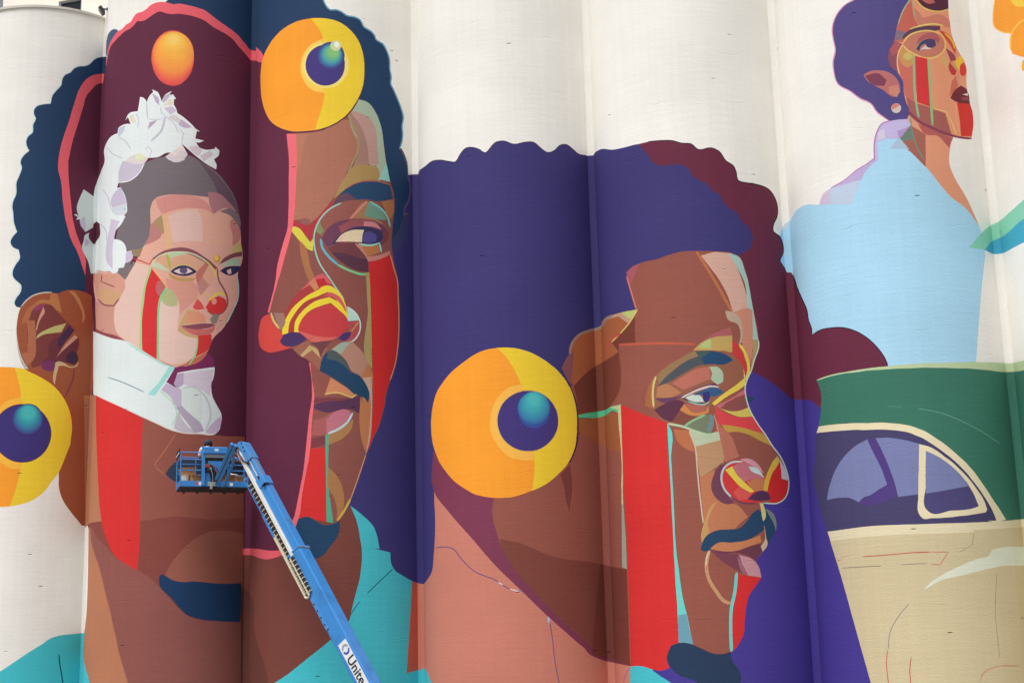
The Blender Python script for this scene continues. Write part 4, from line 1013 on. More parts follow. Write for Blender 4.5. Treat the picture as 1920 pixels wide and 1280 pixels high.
for i, (nm, c, q) in enumerate(PATHS):
    lo, hi = q.min(0), q.max(0)
    idx = np.nonzero((cen[:, 0] >= lo[0]) & (cen[:, 0] <= hi[0]) & (cen[:, 1] >= lo[1]) & (cen[:, 1] <= hi[1]))[0]
    if not len(idx):
        continue
    px, py = cen[idx, 0], cen[idx, 1]
    inside = np.zeros(len(idx), bool)
    x0, y0 = q[:, 0], q[:, 1]
    x1, y1 = np.roll(x0, -1), np.roll(y0, -1)
    for a, b, c2, d2 in zip(x0, y0, x1, y1):
        if b == d2:
            continue
        cond = ((b > py) != (d2 > py)) & (px < (c2 - a) * (py - b) / (d2 - b) + a)
        inside ^= cond
    owner[idx[inside]] = i

# slips of bare wall left between two painted shapes take the neighbouring paint
tri_of = {}
for i, f in enumerate(Fc):
    for a in range(3):
        tri_of.setdefault(tuple(sorted((int(f[a]), int(f[(a + 1) % 3])))), []).append(i)
nb = [[] for _ in range(len(Fc))]
for e, ts in tri_of.items():
    if len(ts) == 2:
        ln = float(np.hypot(*(V[e[0]] - V[e[1]])))
        nb[ts[0]].append((ts[1], ln))
        nb[ts[1]].append((ts[0], ln))
area = np.abs(np.cross(V[Fc[:, 1]] - V[Fc[:, 0]], V[Fc[:, 2]] - V[Fc[:, 0]])) / 2
seen = np.zeros(len(Fc), bool)
for i in range(len(Fc)):
    if owner[i] >= 0 or seen[i]:
        continue
    comp, todo, tot, vote = [], [i], 0.0, {}
    seen[i] = True
    while todo:
        t = todo.pop()
        comp.append(t)
        tot += area[t]
        for n, ln in nb[t]:
            if owner[n] < 0:
                if not seen[n]:
                    seen[n] = True
                    todo.append(n)
            else:
                vote[owner[n]] = vote.get(owner[n], 0) + ln
    if tot < 420 and vote:
        owner[comp] = max(vote, key=vote.get)

CREAM_L = lin(CREAM)
PAINT_K = 0.96

def surf(bd, x, y):
    """point on silo or strip behind a photograph pixel -> (parameter, z)"""
    d = ray(x, y)
    k = bd // 2
    if bd % 2:                                            # flat strip
        t = (YE - CAM[1]) / d[1]
        X = CAM[0] + t * d[0]
        return min(max(X, k * D + D / 2 - SW / 2), k * D + D / 2 + SW / 2), CAM[2] + t * d[2]
    o = CAM[:2] - np.array([k * D, 0.0])
    a, b, c = d[:2] @ d[:2], d[:2] @ o, o @ o - R * R
    t = (-b - math.sqrt(max(0.0, b * b - a * c))) / a
    X, Y = o + t * d[:2]
    th = min(max(math.atan2(X, -Y), THL[k]), TH)
    return th, CAM[2] + t * d[2]

class Patch:
    """faces of one painted area on one silo"""
    def __init__(s, bd):
        s.bd, s.ix, s.par, s.f, s.c = bd, {}, [], [], []
    def vert(s, p, z):
        key = (round(p, 5), round(z, 4))
        if key not in s.ix:
            s.ix[key] = len(s.par)
            s.par.append((p, z))
        return s.ix[key]
    def face(s, pz, c):
        ids = [s.vert(*q) for q in pz]
        ids = [i for n, i in enumerate(ids) if i != ids[n - 1]]
        if len(ids) >= 3:
            s.f.append(ids)
            s.c.append(c)
    def build(s, name, parent):
        k = s.bd // 2
        co, nr, uv = [], [], []
        for p, z in s.par:
            if s.bd % 2:
                co.append((p, YE, z)); nr.append((0, -1, 0)); uv.append((k * 31.7 + 11 + p, z + k * 7.3))
            else:
                co.append(silo_pt(k, p, z)); nr.append((math.sin(p), -math.cos(p), 0)); uv.append((k * 31.7 + p * R, z + k * 7.3))
        me = bpy.data.meshes.new(name)
        fs = []
        for f in s.f:                                     # face outwards
            a, b, c = (Vector(co[i]) for i in f[:3])
            n = (b - a).cross(c - a)
            fs.append(f if n.dot(Vector(nr[f[0]])) >= 0 else f[::-1])
        me.from_pydata(co, [], fs)
        ca = me.color_attributes.new('paint', 'FLOAT_COLOR', 'CORNER')
        ul = me.uv_layers.new(name='wrap')
        cols, uvs = [], []
        for f, c in zip(fs, s.c):
            for i in f:
                cols += [c[0], c[1], c[2], 1.0]
                uvs += uv[i]
        ca.data.foreach_set('color', cols)
        ul.data.foreach_set('uv', uvs)
        me.polygons.foreach_set('use_smooth', [True] * len(fs))
        me.normals_split_custom_set_from_vertices(nr)
        return link(name, me, M_WALL, parent)

patches = {}
def patch(bd, name):
    return patches.setdefault((bd, name), Patch(bd))
cache = {}
def hit(bd, vi):
    if (bd, vi) not in cache:
        cache[bd, vi] = surf(bd, *V[vi])
    return cache[bd, vi]

for f, bd, ow in zip(Fc, band, owner):
    k = bd // 2
    name, c = ('wall', CREAM_L) if ow < 0 else (PATHS[ow][0], tuple(v * PAINT_K for v in lin(PATHS[ow][1][:3])))
    if bd % 2:
        name = 'joint_strip'
        c = tuple(v * 0.93 for v in c)                    # strip paint darkened to offset light bounced between the silos
    pz = [hit(bd, i) for i in f]
    if bd == 0 and sum(z for _, z in pz) / 3 > Z_RIM:
        continue
    pa = patch(bd, name)
    pa.face(pz, c)
    for a in range(3):
        (p0, z0), (p1, z1) = pz[a], pz[(a + 1) % 3]
        e0, e1 = V[f[a]], V[f[(a + 1) % 3]]
        ln = 2 * k if bd % 2 == 0 else 2 * k + 2
        # carry the paint on round the part of the silo that turns away from the photograph
        if abs(e0[0] - A[ln] - B[ln] * e0[1]) < 1e-3 and abs(e1[0] - A[ln] - B[ln] * e1[1]) < 1e-3:
            if bd % 2 == 0 and THL[k] > -TH + 1e-4:
                st = [THL[k] + (-TH - THL[k]) * q / 4 for q in range(5)]
            elif bd % 2 and THL[k + 1] > -TH + 1e-4:
                st = [p0, k * D + D / 2 + SW / 2]
            else:
                st = []
            for s0, s1 in zip(st[:-1], st[1:]):
                pa.face([(s0, z0), (s0, z1), (s1, z1), (s1, z0)], c)
        # carry the paint on above and below the picture
        for yy, zz in ((Y0, Z_TOP), (Y1, -0.2)):
            if bd == 0 and yy == Y0:
                continue
            if abs(e0[1] - yy) < 1e-3 and abs(e1[1] - yy) < 1e-3:
                pa.face([(p0, z0), (p1, z1), (p1, zz), (p0, zz)], c)
                if bd % 2 == 0 and THL[k] > -TH + 1e-4:
                    pm = min(p0, p1)
                    if pm <= THL[k] + 1e-6:
                        zl = z0 if p0 < p1 else z1
                        pa.face([(pm, zl), (-TH, zl), (-TH, zz), (pm, zz)], c)

LABELS = ['cream silo with a low rim, painted with an ear and an orange disc',
          'silo painted with a face crowned by white flowers under an orange sun',
          'silo painted with a staring face under a tilted orange and yellow disc',
          'silo painted with purple hair, a big orange disc and a salmon neck',
          'silo painted with a moustached profile and a wide red stripe',
          'silo painted with a head wearing an earring above a green car',
          'silo painted with orange petals and the tail of a green car']
M_ROOF = plain('roof_concrete', (206, 200, 190), 0.85, var=0.1, scale=1.2)
silos = []
for k in range(N):
    e = empty('grain_silo', (k * D, 0, 0))
    tag(e, LABELS[k], 'silo', 'grain silos standing side by side')
    silos.append(e)
    zt = Z_RIM if k == 0 else Z_TOP
    w = patch(2 * k, 'wall')                              # back of the silo, unpainted
    m = 28
    for i in range(m):
        t0, t1 = TH + (2 * math.pi - 2 * TH) * i / m, TH + (2 * math.pi - 2 * TH) * (i + 1) / m
        w.face([(t0, -0.2), (t1, -0.2), (t1, zt), (t0, zt)], CREAM_L)
def pieces(pa):
    """connected pieces of a painted area, each to become a part of its own"""
    root = list(range(len(pa.par)))
    def find(i):
        while root[i] != i:
            root[i] = root[root[i]]
            i = root[i]
        return i
    for f in pa.f:
        for i in f[1:]:
            root[find(i)] = find(f[0])
    out = {}
    for f, c in zip(pa.f, pa.c):
        q = out.setdefault(find(f[0]), Patch(pa.bd))
        q.face([pa.par[i] for i in f], c)
    return sorted(out.values(), key=lambda q: -len(q.f))
for (bd, name), pa in sorted(patches.items()):
    for q in (pieces(pa) if name not in ('joint_strip',) else [pa]):
        if q.f:
            q.build(name, silos[bd // 2])
for k in range(N):
    zt = Z_RIM if k == 0 else Z_TOP
    rb = MB()
    rr = R + 0.05
    ring = [(k * D + rr * math.sin(2 * math.pi * i / 96), -rr * math.cos(2 * math.pi * i / 96), zt) for i in range(96)]
    rb.prism(ring, (0, 0, 0.085))
    rb.build('roof_rim', M_ROOF, silos[k])
    if k < N - 1:                                         # closes the gap behind the strip
        hb = MB()
        zc = Z_RIM if k == 0 else Z_TOP
        hb.box((k * D + D / 2, YE + 0.35, zc / 2 - 0.1), np.eye(3), (SW / 2 + 0.02, 0.345, zc / 2 + 0.1))
        hb.build('joint_core', M_ROOF, silos[k])

# ------------------------------------------------------------------ head house behind the low silo, floodlight, conduit
def plane_y(x, y, Y):
    d = ray(x, y)
    return CAM + d * (Y - CAM[1]) / d[1]
M_CREAMW = plain('cream_render', (238, 232, 222), 0.8, var=0.05, scale=0.8)
M_DARK = plain('dark_metal', (38, 38, 42), 0.5, var=0.2)
M_GLASS = plain('window_glass', (28, 32, 40), 0.12, var=0.1, scale=1.0)
YW = -0.9
hx0 = plane_y(6, 6, YW)[0]
hh = empty('head_house', (1.4, YW + 1.5, Z_RIM))
tag(hh, 'pale head house with a dark window rising behind the low silo rim', 'building')
w0, w1 = plane_y(110, 4, YW), plane_y(153, 2, YW)
wz0, wz1 = Z_RIM - 0.1, plane_y(131, -1, YW)[2]
hb = MB()
X1 = D / 2 - 0.02
ztop = Z_RIM + 4.5
for x0, x1, z0, z1 in ((hx0, w0[0], Z_RIM + 0.085, ztop), (w1[0], X1, Z_RIM + 0.085, ztop), (w0[0], w1[0], wz1, ztop)):
    hb.box(((x0 + x1) / 2, YW + 0.1, (z0 + z1) / 2), np.eye(3), ((x1 - x0) / 2, 0.1, (z1 - z0) / 2))
hb.box(((hx0 + 0.1), YW + 1.72, (Z_RIM + 0.085 + ztop) / 2), np.eye(3), (0.1, 1.5, (ztop - Z_RIM - 0.085) / 2))
hb.build('wall', M_CREAMW, hh)
wf = MB()
wc = ((w0[0] + w1[0]) / 2, YW + 0.06, (Z_RIM + 0.085 + wz1) / 2)
wf.box((wc[0], YW + 0.09, wz1 - 0.03), np.eye(3), ((w1[0] - w0[0]) / 2, 0.04, 0.03))
wf.box((w0[0] + 0.03, YW + 0.09, wc[2] - 0.03), np.eye(3), (0.03, 0.04, (wz1 - Z_RIM - 0.085) / 2 - 0.035))
wf.box((w1[0] - 0.03, YW + 0.09, wc[2] - 0.03), np.eye(3), (0.03, 0.04, (wz1 - Z_RIM - 0.085) / 2 - 0.035))
wfo = wf.build('window', plain('window_frame', (140, 144, 150), 0.5), hh)
MB().box((wc[0], YW + 0.15, wc[2]), np.eye(3), ((w1[0] - w0[0]) / 2 - 0.002, 0.01, (wz1 - Z_RIM - 0.085) / 2 - 0.002)).build('pane', M_GLASS, wfo)
MB().box(((hx0 + X1) / 2, YW + 1.6, ztop + 0.08), np.eye(3), ((X1 - hx0) / 2 - 0.01, 1.62, 0.08)).build('roof', M_ROOF, hh)

# floodlight on the shoulder of the second silo
fth = THL[1] - 0.02
fz = CAM[2] + (at(197, 20, 48)[2] - CAM[2]) * (np.linalg.norm(np.array(silo_pt(1, fth, 20))[:2] - CAM[:2]) / np.linalg.norm(at(197, 20, 48)[:2] - CAM[:2]))
fp = np.array(silo_pt(1, fth, fz))
nr_ = np.array([math.sin(fth), -math.cos(fth), 0])
tg_ = np.array([math.cos(fth), math.sin(fth), 0])
fl = empty('floodlight', tuple(fp))
tag(fl, 'small black floodlight fixed at the edge of the silo above the rim', 'floodlight')
dn = np.array([0, 0, -1.0])
la = nr_ * 0.8 + dn * 0.6
la /= np.linalg.norm(la)
lu = np.cross(la, tg_)
hd = fp + nr_ * 0.20 + np.array([0, 0, -0.02])
MB().box(hd, (tg_, lu, la), (0.17, 0.12, 0.06)).build('housing', M_DARK, fl, 0.01)
MB().box(hd + la * 0.06, (tg_, lu, la), (0.145, 0.095, 0.006)).build('lens', plain('lamp_lens', (120, 126, 132), 0.2), fl)
MB().box(fp + nr_ * 0.09 + np.array([0, 0, 0.05]), (tg_, nr_, (0, 0, 1)), (0.02, 0.11, 0.02)).box(fp + nr_ * 0.01, (tg_, nr_, (0, 0, 1)), (0.06, 0.03, 0.09)).build('bracket', M_DARK, fl)
cth = THL[1] + 0.004
cz1 = fz - 1.55
cq = [np.array(silo_pt(1, cth, z)) + np.array([math.sin(cth), -math.cos(cth), 0]) * 0.018 for z in np.linspace(fz - 0.05, cz1, 6)]
MB().tube(cq, 0.017, 8).build('conduit', plain('conduit_white', (232, 220, 210), 0.5), fl)

# ------------------------------------------------------------------ boom lift
M_BLUE = plain('lift_blue', (60, 134, 204), 0.3, var=0.16, scale=2.6)
M_BLUE2 = plain('lift_blue_worn', (70, 136, 200), 0.34, var=0.16, scale=3.5, dirt=(120, 132, 150))
M_STEEL = plain('galvanised', (168, 172, 172), 0.42, metal=0.6, var=0.1)
M_TUBE = plain('pale_tube', (218, 214, 206), 0.5, var=0.08)
M_BLACK = plain('black_rubber', (30, 30, 33), 0.7, var=0.2)
M_LINK = plain('chain_link', (206, 196, 170), 0.55, var=0.1)
M_UNDER = plain('deck_underside', (44, 44, 50), 0.75, var=0.25, scale=3.0, dirt=(96, 84, 60))
M_STICK = plain('sticker_white', (226, 226, 228), 0.5, var=0.03)
M_REDST = plain('sticker_red', (206, 70, 56), 0.5, var=0.05)
M_HOSE = plain('hose', (40, 40, 44), 0.6)
M_COPPER = plain('red_cable', (150, 60, 56), 0.6)

T = at(457, 834, 45.05)
E_ = at(684, 1262, 41.3)
LB = np.linalg.norm(E_ - T)
bx = (E_ - T) / LB                                     # along the boom, down to the machine
tp = np.array([0, 0, 1.0]) - bx[2] * bx
tp /= np.linalg.norm(tp)                               # top of the boom
sd = np.cross(bx, tp)
if sd @ (T - CAM) > 0:
    sd = -sd                                           # side that faces the yard
ax3 = (bx, tp, sd)
def bp_(s, t=0.0, n=0.0):
    return T + bx * s + tp * t + sd * n
S_END = LB + 1.55
base_p = bp_(S_END)
lift = empty('boom_lift', (base_p[0], base_p[1], 0.0))
tag(lift, 'blue telescopic boom lift reaching up to the mural', 'boom lift')

def seg(name, s0, s1, w, h, t=0.0, mat=M_BLUE, bev=0.02, parent=lift):
    return MB().box(bp_((s0 + s1) / 2, t), ax3, ((s1 - s0) / 2, h / 2, w / 2)).build(name, mat, parent, bev)

fly2 = seg('fly_boom', 0.12, 1.5, 0.23, 0.26, 0.0, M_BLUE2)
MB().box(bp_(0.85, 0.132, 0.03), ax3, (0.5, 0.006, 0.022)).build('wear_strip', M_STEEL, fly2)
MB().box(bp_(0.8, 0.0, 0.118), ax3, (0.48, 0.012, 0.004)).build('seam', M_TUBE, fly2)
fly1 = seg('fly_boom', 1.42, 4.0, 0.29, 0.33, -0.01, M_BLUE)
coll = seg('boom_collar', 1.30, 1.62, 0.35, 0.40, -0.01, M_BLUE, 0.03)
MB().box(bp_(1.63, 0.12, 0.13), ax3, (0.015, 0.07, 0.09)).build('wear_pad', M_BLACK, coll)
MB().box(bp_(1.31, 0.05, 0.178), ax3, (0.05, 0.025, 0.012)).build('wear_pad', M_BLACK, coll)
MB().box(bp_(2.95, 0.157, 0.0), ax3, (0.006, 0.004, 0.15)).build('weld_line', M_STEEL, fly1)
MB().cyl(bp_(3.05, 0.15, 0.0), bp_(3.05, 0.27, 0.02), 0.012).build('pin', M_STEEL, fly1)
main = seg('main_boom', 3.92, S_END, 0.42, 0.50, -0.06, M_BLUE, 0.035)
MB().box(bp_(3.925, -0.06), ax3, (0.03, 0.262, 0.222)).build('end_collar', M_BLUE2, main, 0.01)
MB().box(bp_(3.97, 0.2, 0.0), ax3, (0.012, 0.008, 0.225)).build('end_lip', M_STEEL, main)
MB().box(bp_(6.6, -0.315, 0.10), ax3, (1.6, 0.03, 0.04)).build('lower_rail', M_BLUE2, main, 0.008)

# long pale cylinder cover below the fly booms
MB().box(bp_(2.1, -0.155, 0.175), ax3, (1.92, 0.052, 0.05)).build('cylinder_cover', M_TUBE, lift, 0.015)
MB().cyl(bp_(0.02, -0.13, 0.15), bp_(0.20, -0.15, 0.17), 0.05).build('cylinder_rod', M_STEEL, lift)

# cable track: perforated blue rail, chain of black links with pale side plates
rail = MB()
rl = dict(t0=-0.47, t1=-0.36, n=0.12)
pr0, pr1, nh = 1.45, 2.75, 6
rail.box(bp_(3.35, -0.455, 0.12), ax3, (1.05, 0.042, 0.012))
rail.box(bp_(1.62, -0.47, 0.12), ax3, (0.70, 0.010, 0.012))
rail.box(bp_(1.62, -0.37, 0.12), ax3, (0.70, 0.010, 0.012))
for q in range(7):
    rail.box(bp_(0.965 + q * 0.218, -0.42, 0.12), ax3, (0.045, 0.05, 0.012))
rail_o = rail.build('cable_rail', M_BLUE, lift)
MB().box(bp_(3.0, -0.33, 0.06), ax3, (1.7, 0.05, 0.03)).build('rail_back', M_BLUE2, lift)
for q in range(26):
    s = 1.2 + q * 0.155
    lk = MB().box(bp_(s, -0.33, 0.13), ax3, (0.055, 0.048, 0.035)).build('chain_link', M_BLACK, lift, 0.008)
    MB().box(bp_(s + 0.077, -0.33, 0.142), (bx * 0.94 + tp * 0.34, tp, sd), (0.011, 0.062, 0.034)).build('link_bar', M_LINK, lk)
def side_plate(name, s0, s1, t):
    m = MB().box(bp_((s0 + s1) / 2, t, 0.155), ax3, ((s1 - s0) / 2, 0.024, 0.012))
    o = m.build(name, M_LINK, lift, 0.004)
    h = MB()
    n = int((s1 - s0) / 0.085)
    for q in range(n):
        c = bp_(s0 + 0.04 + q * 0.085, t, 0.168)
        h.box(c, ax3, (0.016, 0.009, 0.003))
    ho = h.build('link_holes', M_BLACK, o)
    ho['kind'] = 'stuff'
side_plate('chain_plate', 3.05, 5.18, -0.385)
for q in range(8):
    s = 4.12 + q * 0.15
    lk = MB().box(bp_(s, -0.16, 0.235), ax3, (0.055, 0.048, 0.035)).build('chain_link', M_BLACK, lift, 0.008)
    MB().box(bp_(s + 0.075, -0.16, 0.247), (bx * 0.94 + tp * 0.34, tp, sd), (0.011, 0.062, 0.034)).build('link_bar', M_LINK, lk)
MB().box(bp_(4.68, -0.225, 0.265), ax3, (0.62, 0.024, 0.012)).build('chain_plate', M_LINK, lift, 0.004)
MB().box(bp_(4.2, -0.385, 0.225), ax3, (1.02, 0.024, 0.03)).build('chain_plate', M_LINK, lift, 0.004)
lp = []
for q in range(11):
    a = math.pi * q / 10 - math.pi / 2
    lp.append(bp_(5.25 + 0.10 * math.cos(a), -0.30 + 0.085 * math.sin(a), 0.25))
MB().tube(lp, 0.032, 8).build('chain_loop', M_LINK, lift)
ap = MB().box(bp_(5.95, -0.24, 0.222), ax3, (0.52, 0.05, 0.012)).build('anchor_plate', M_BLUE2, main, 0.004)
for q in range(4):
    MB().cyl(bp_(5.62 + q * 0.23, -0.24, 0.235), bp_(5.62 + q * 0.23, -0.24, 0.238), 0.026, 14).build('bolt_hole', M_DARK, ap)

# rental sign on the main boom: white plate, ring emblem and lettering
sg0 = 7.12
sign = MB().box(bp_(sg0 + 1.15, -0.03, 0.214), ax3, (1.22, 0.158, 0.004)).build('sign_plate', M_STICK, main, 0.003)
ring = []
emb = bp_(sg0 + 0.17, -0.02, 0.2195)
M_EMB1, M_EMB2 = plain('emblem_grey', (150, 156, 170), 0.5, var=0.02), plain('emblem_blue', (58, 78, 170), 0.5, var=0.02)
def crescent(a0, a1):
    o, n = [], 18
    for q in range(n + 1):
        a = a0 + (a1 - a0) * q / n
        o.append(emb + bx * 0.15 * math.cos(a) + tp * 0.125 * math.sin(a))
    for q in range(n, -1, -1):
        a = a0 + (a1 - a0) * q / n
        o.append(emb + bx * (0.075 * math.cos(a) + (0.012 if a0 < 1 else -0.012)) + tp * 0.075 * math.sin(a))
    return o
MB().prism(crescent(math.pi * 0.55, math.pi * 1.45), sd * 0.002).build('emblem', M_EMB1, sign)
MB().prism(crescent(-math.pi * 0.45, math.pi * 0.45), sd * 0.002).build('emblem', M_EMB2, sign)
cu = bpy.data.curves.new('lettering', 'FONT')
cu.body = 'United'
cu.size = 0.38
cu.extrude = 0.001
cu.offset = 0.007
cu.align_x = 'LEFT'
lt = bpy.data.objects.new('lettering_source', cu)
col.objects.link(lt)
bpy.context.view_layer.update()
me = bpy.data.meshes.new_from_object(lt.evaluated_get(bpy.context.evaluated_depsgraph_get()))
bpy.data.objects.remove(lt)
o0 = bp_(sg0 + 0.40, -0.145, 0.2195)
# reading direction runs down the boom, letters stand towards its top side
flip = 1.0 if np.cross(bx, tp) @ sd > 0 else -1.0
me.transform(Matrix(((bx[0], tp[0] * flip, sd[0], o0[0]), (bx[1], tp[1] * flip, sd[1], o0[1]), (bx[2], tp[2] * flip, sd[2], o0[2]), (0, 0, 0, 1))))
link('lettering', me, M_BLACK, sign)

# boom head
H0 = bp_(0.0)
hp = []
for a in np.linspace(-0.3, math.pi + 0.9, 12):
    hp.append(bp_(0.10 - 0.21 * math.sin(a), -0.06 + 0.20 * math.cos(a), -0.15))
hp += [bp_(0.62, -0.14, -0.15), bp_(0.62, 0.15, -0.15)]
head = MB().prism(hp, sd * 0.30).build('boom_head', M_BLUE2, lift, 0.01)
MB().cyl(bp_(0.06, -0.13, -0.17), bp_(0.06, -0.13, 0.175), 0.075).build('pivot_pin', M_STEEL, head)
for q in range(3):
    MB().cyl(bp_(0.0 + q * 0.14, 0.07 - 0.02 * q, 0.15), bp_(0.0 + q * 0.14, 0.07 - 0.02 * q, 0.165), 0.022, 10).build('bolt', M_DARK, head)
hs = MB()
for q in range(3):
    a0, a1 = bp_(0.02, -0.18 + 0.05 * q, 0.19), bp_(0.75, -0.06 + 0.03 * q, 0.16)
    md = (a0 + a1) / 2 + sd * 0.10 + np.array([0, 0, 0.05 - 0.1 * q])
    hs = MB().tube([a0, (a0 + md) / 2 + sd * 0.03, md, (a1 + md) / 2 + sd * 0.03, a1], 0.018, 6)
    hs.build('hydraulic_hose', (M_HOSE, M_COPPER, M_HOSE)[q], head, smooth=True)

# ------------------------------------------------------------------ platform
ZF = 6.2 + EYE
NL = CAM + ray(337, 911) * (ZF - CAM[2]) / ray(337, 911)[2]
pu = CAM + ray(466, 913) * (ZF - CAM[2]) / ray(466, 913)[2] - NL
PW = np.linalg.norm(pu)
pu /= PW
pv = np.array([-pu[1], pu[0], 0.0])
PD = 0.98
uz = np.array([0, 0, 1.0])
axp = (pu, pv, uz)
def pp(u, v, z):
    return NL + pu * u + pv * v + uz * z
plat = MB().box(pp(PW / 2, PD / 2, -0.02), axp, (PW / 2, PD / 2, 0.02)).build('platform_deck', M_UNDER, lift)
MB().box(pp(PW / 2, PD / 2, 0.006), axp, (PW / 2 - 0.02, PD / 2 - 0.02, 0.006)).build('deck_mesh', M_STEEL, plat)
for q in range(5):
    MB().box(pp(0.2 + q * (PW - 0.4) / 4, PD / 2, -0.065), axp, (0.03, PD / 2 - 0.03, 0.025)).build('deck_beam', M_UNDER, plat)
for c_, h_ in (((PW / 2, 0.0, 0.08), (PW / 2, 0.012, 0.082)), ((PW / 2, PD, 0.08), (PW / 2, 0.012, 0.082)),
               ((0.0, PD / 2, 0.08), (0.012, PD / 2 - 0.012, 0.082)), ((PW, PD / 2, 0.08), (0.012, PD / 2 - 0.012, 0.082))):
    MB().box(pp(*c_), axp, h_).build('toe_board', M_BLUE, plat, 0.004)
MB().box(pp(0.58, -0.0135, 0.085), axp, (0.035, 0.002, 0.05)).build('warning_sticker', M_STICK, plat)
MB().box(pp(0.505, -0.0135, 0.09), axp, (0.03, 0.002, 0.05)).build('warning_sticker', M_REDST, plat)
MB().box(pp(1.50, -0.0135, 0.075), axp, (0.045, 0.002, 0.045)).build('warning_sticker', M_STICK, plat)
def tubepart(name, pts, r=0.019, mat=M_BLUE, parent=plat):
    return MB().tube([pp(*q) for q in pts], r, 8).build(name, mat, parent, smooth=False)
HR = 1.01
for z in (HR, 0.80, 0.48):
    tubepart('guard_rail', [(0.62, 0.0, z), (0.04, 0.0, z), (0.0, 0.04, z), (0.0, PD, z), (PW, PD, z), (PW, 0.04, z), (PW - 0.04, 0.0, z), (1.40, 0.0, z)], 0.019 if z > 0.9 else 0.016)
for u, v in ((0.02, 0.0), (0.0, PD), (PW, PD), (PW - 0.02, 0.0), (0.78, PD), (1.42, PD), (1.40, 0.0), (0.56, PD)):
    tubepart('post', [(u, v, 0.0), (u, v, HR)], 0.02)
MB().box(pp(-0.02, PD / 2, HR + 0.01), axp, (0.012, PD / 2, 0.11)).build('rail_pad', M_BLACK, plat, 0.01)
MB().box(pp(-0.036, PD / 2, HR - 0.02), axp, (0.006, PD / 2, 0.016)).build('pad_strip', M_STICK, plat)
# control console and mast in front of the platform
con = MB().box(pp(1.0, -0.05, 1.06), axp, (0.355, 0.12, 0.105)).build('control_console', M_BLUE, lift, 0.025)
MB().box(pp(1.03, -0.172, 1.07), axp, (0.055, 0.003, 0.035)).build('console_sticker', M_STICK, con)
MB().box(pp(1.0, -0.03, 0.90), axp, (0.33, 0.06, 0.05)).build('console_plate', M_STEEL, con)
MB().box(pp(1.0, -0.02, 0.80), axp, (0.32, 0.05, 0.05)).build('console_box', M_BLACK, con)
MB().prism([pp(0.80, -0.10, 0.745), pp(1.32, -0.10, 0.745), pp(1.20, -0.10, 0.40), pp(1.12, -0.10, 0.40), pp(0.80, -0.10, 0.60)], pv * 0.10).build('rotator_bracket', M_BLUE, lift, 0.006)
MB().box(pp(0.665, -0.06, 0.60), axp, (0.045, 0.06, 0.58)).build('console_post', M_BLUE, lift, 0.008)
MB().box(pp(0.76, -0.03, 0.20), axp, (0.14, 0.012, 0.19)).build('side_plate', M_BLUE, lift, 0.004)
for q, (du, zz) in enumerate(((0.0, 0.0), (0.07, -0.05), (0.14, 0.03), (0.2, 0.0), (0.26, -0.04))):
    pts = [pp(0.72 + du * 0.3, -0.10, 0.66 + zz), pp(0.80 + du, -0.17, 0.56 + zz), pp(0.86 + du, -0.16, 0.36), pp(0.90 + du * 0.6, -0.12, 0.15), pp(0.94 + du * 0.4, -0.08, 0.03)]
    MB().tube(pts, 0.016, 6).build('hydraulic_hose', (M_HOSE, M_STEEL, M_HOSE, M_COPPER, M_HOSE)[q], lift, smooth=True)
MB().box(pp(0.78, -0.12, 0.60), axp, (0.07, 0.05, 0.05)).box(pp(0.86, -0.13, 0.53), axp, (0.04, 0.04, 0.04)).build('valve_block', M_COPPER, lift, 0.006)
MB().box(pp(0.96, -0.06, 0.06), axp, (0.16, 0.07, 0.06)).box(pp(0.90, -0.10, -0.03), axp, (0.04, 0.05, 0.06)).build('rotator', M_STEEL, lift, 0.01)
MB().box(pp(1.02, 0.02, 0.42), axp, (0.20, 0.015, 0.20)).build('back_plate', M_DARK, lift)
# jib arms between boom head and platform foot
ja = at(439, 833, 44.9)
jb = pp(1.03, -0.16, 0.03)
jd = (jb - ja) / np.linalg.norm(jb - ja)
vw = (ja - CAM) / np.linalg.norm(ja - CAM)
jn = np.cross(jd, vw)
jn /= np.linalg.norm(jn)
jo = np.cross(jd, jn)
jl = np.linalg.norm(jb - ja)
if jn @ _rt < 0:
    jn = -jn
for t, w in ((-0.062, 0.045), (0.045, 0.045)):
    sh = 0.20 if t < 0 else 0.0
    MB().box((ja + jb) / 2 + jn * t - jd * sh / 2 * (1 if t < 0 else 0), (jd, jn, jo), (jl / 2 - sh / 2, w, 0.06)).build('jib_arm', M_BLUE, lift, 0.012)
MB().box((ja + jb) / 2 - jn * 0.01, (jd, jn, jo), (jl / 2 - 0.02, 0.012, 0.045)).build('jib_core', M_BLACK, lift)
ka, kb = at(441, 858, 45.2), pp(1.30, 0.0, 0.04)
MB().cyl(ka, kb, 0.045).build('jib_cylinder', M_BLUE2, lift)
MB().cyl(ka + (ja - ka) * 0.6, ka + (kb - ka) * 0.3, 0.03).build('jib_rod', M_STEEL, lift)

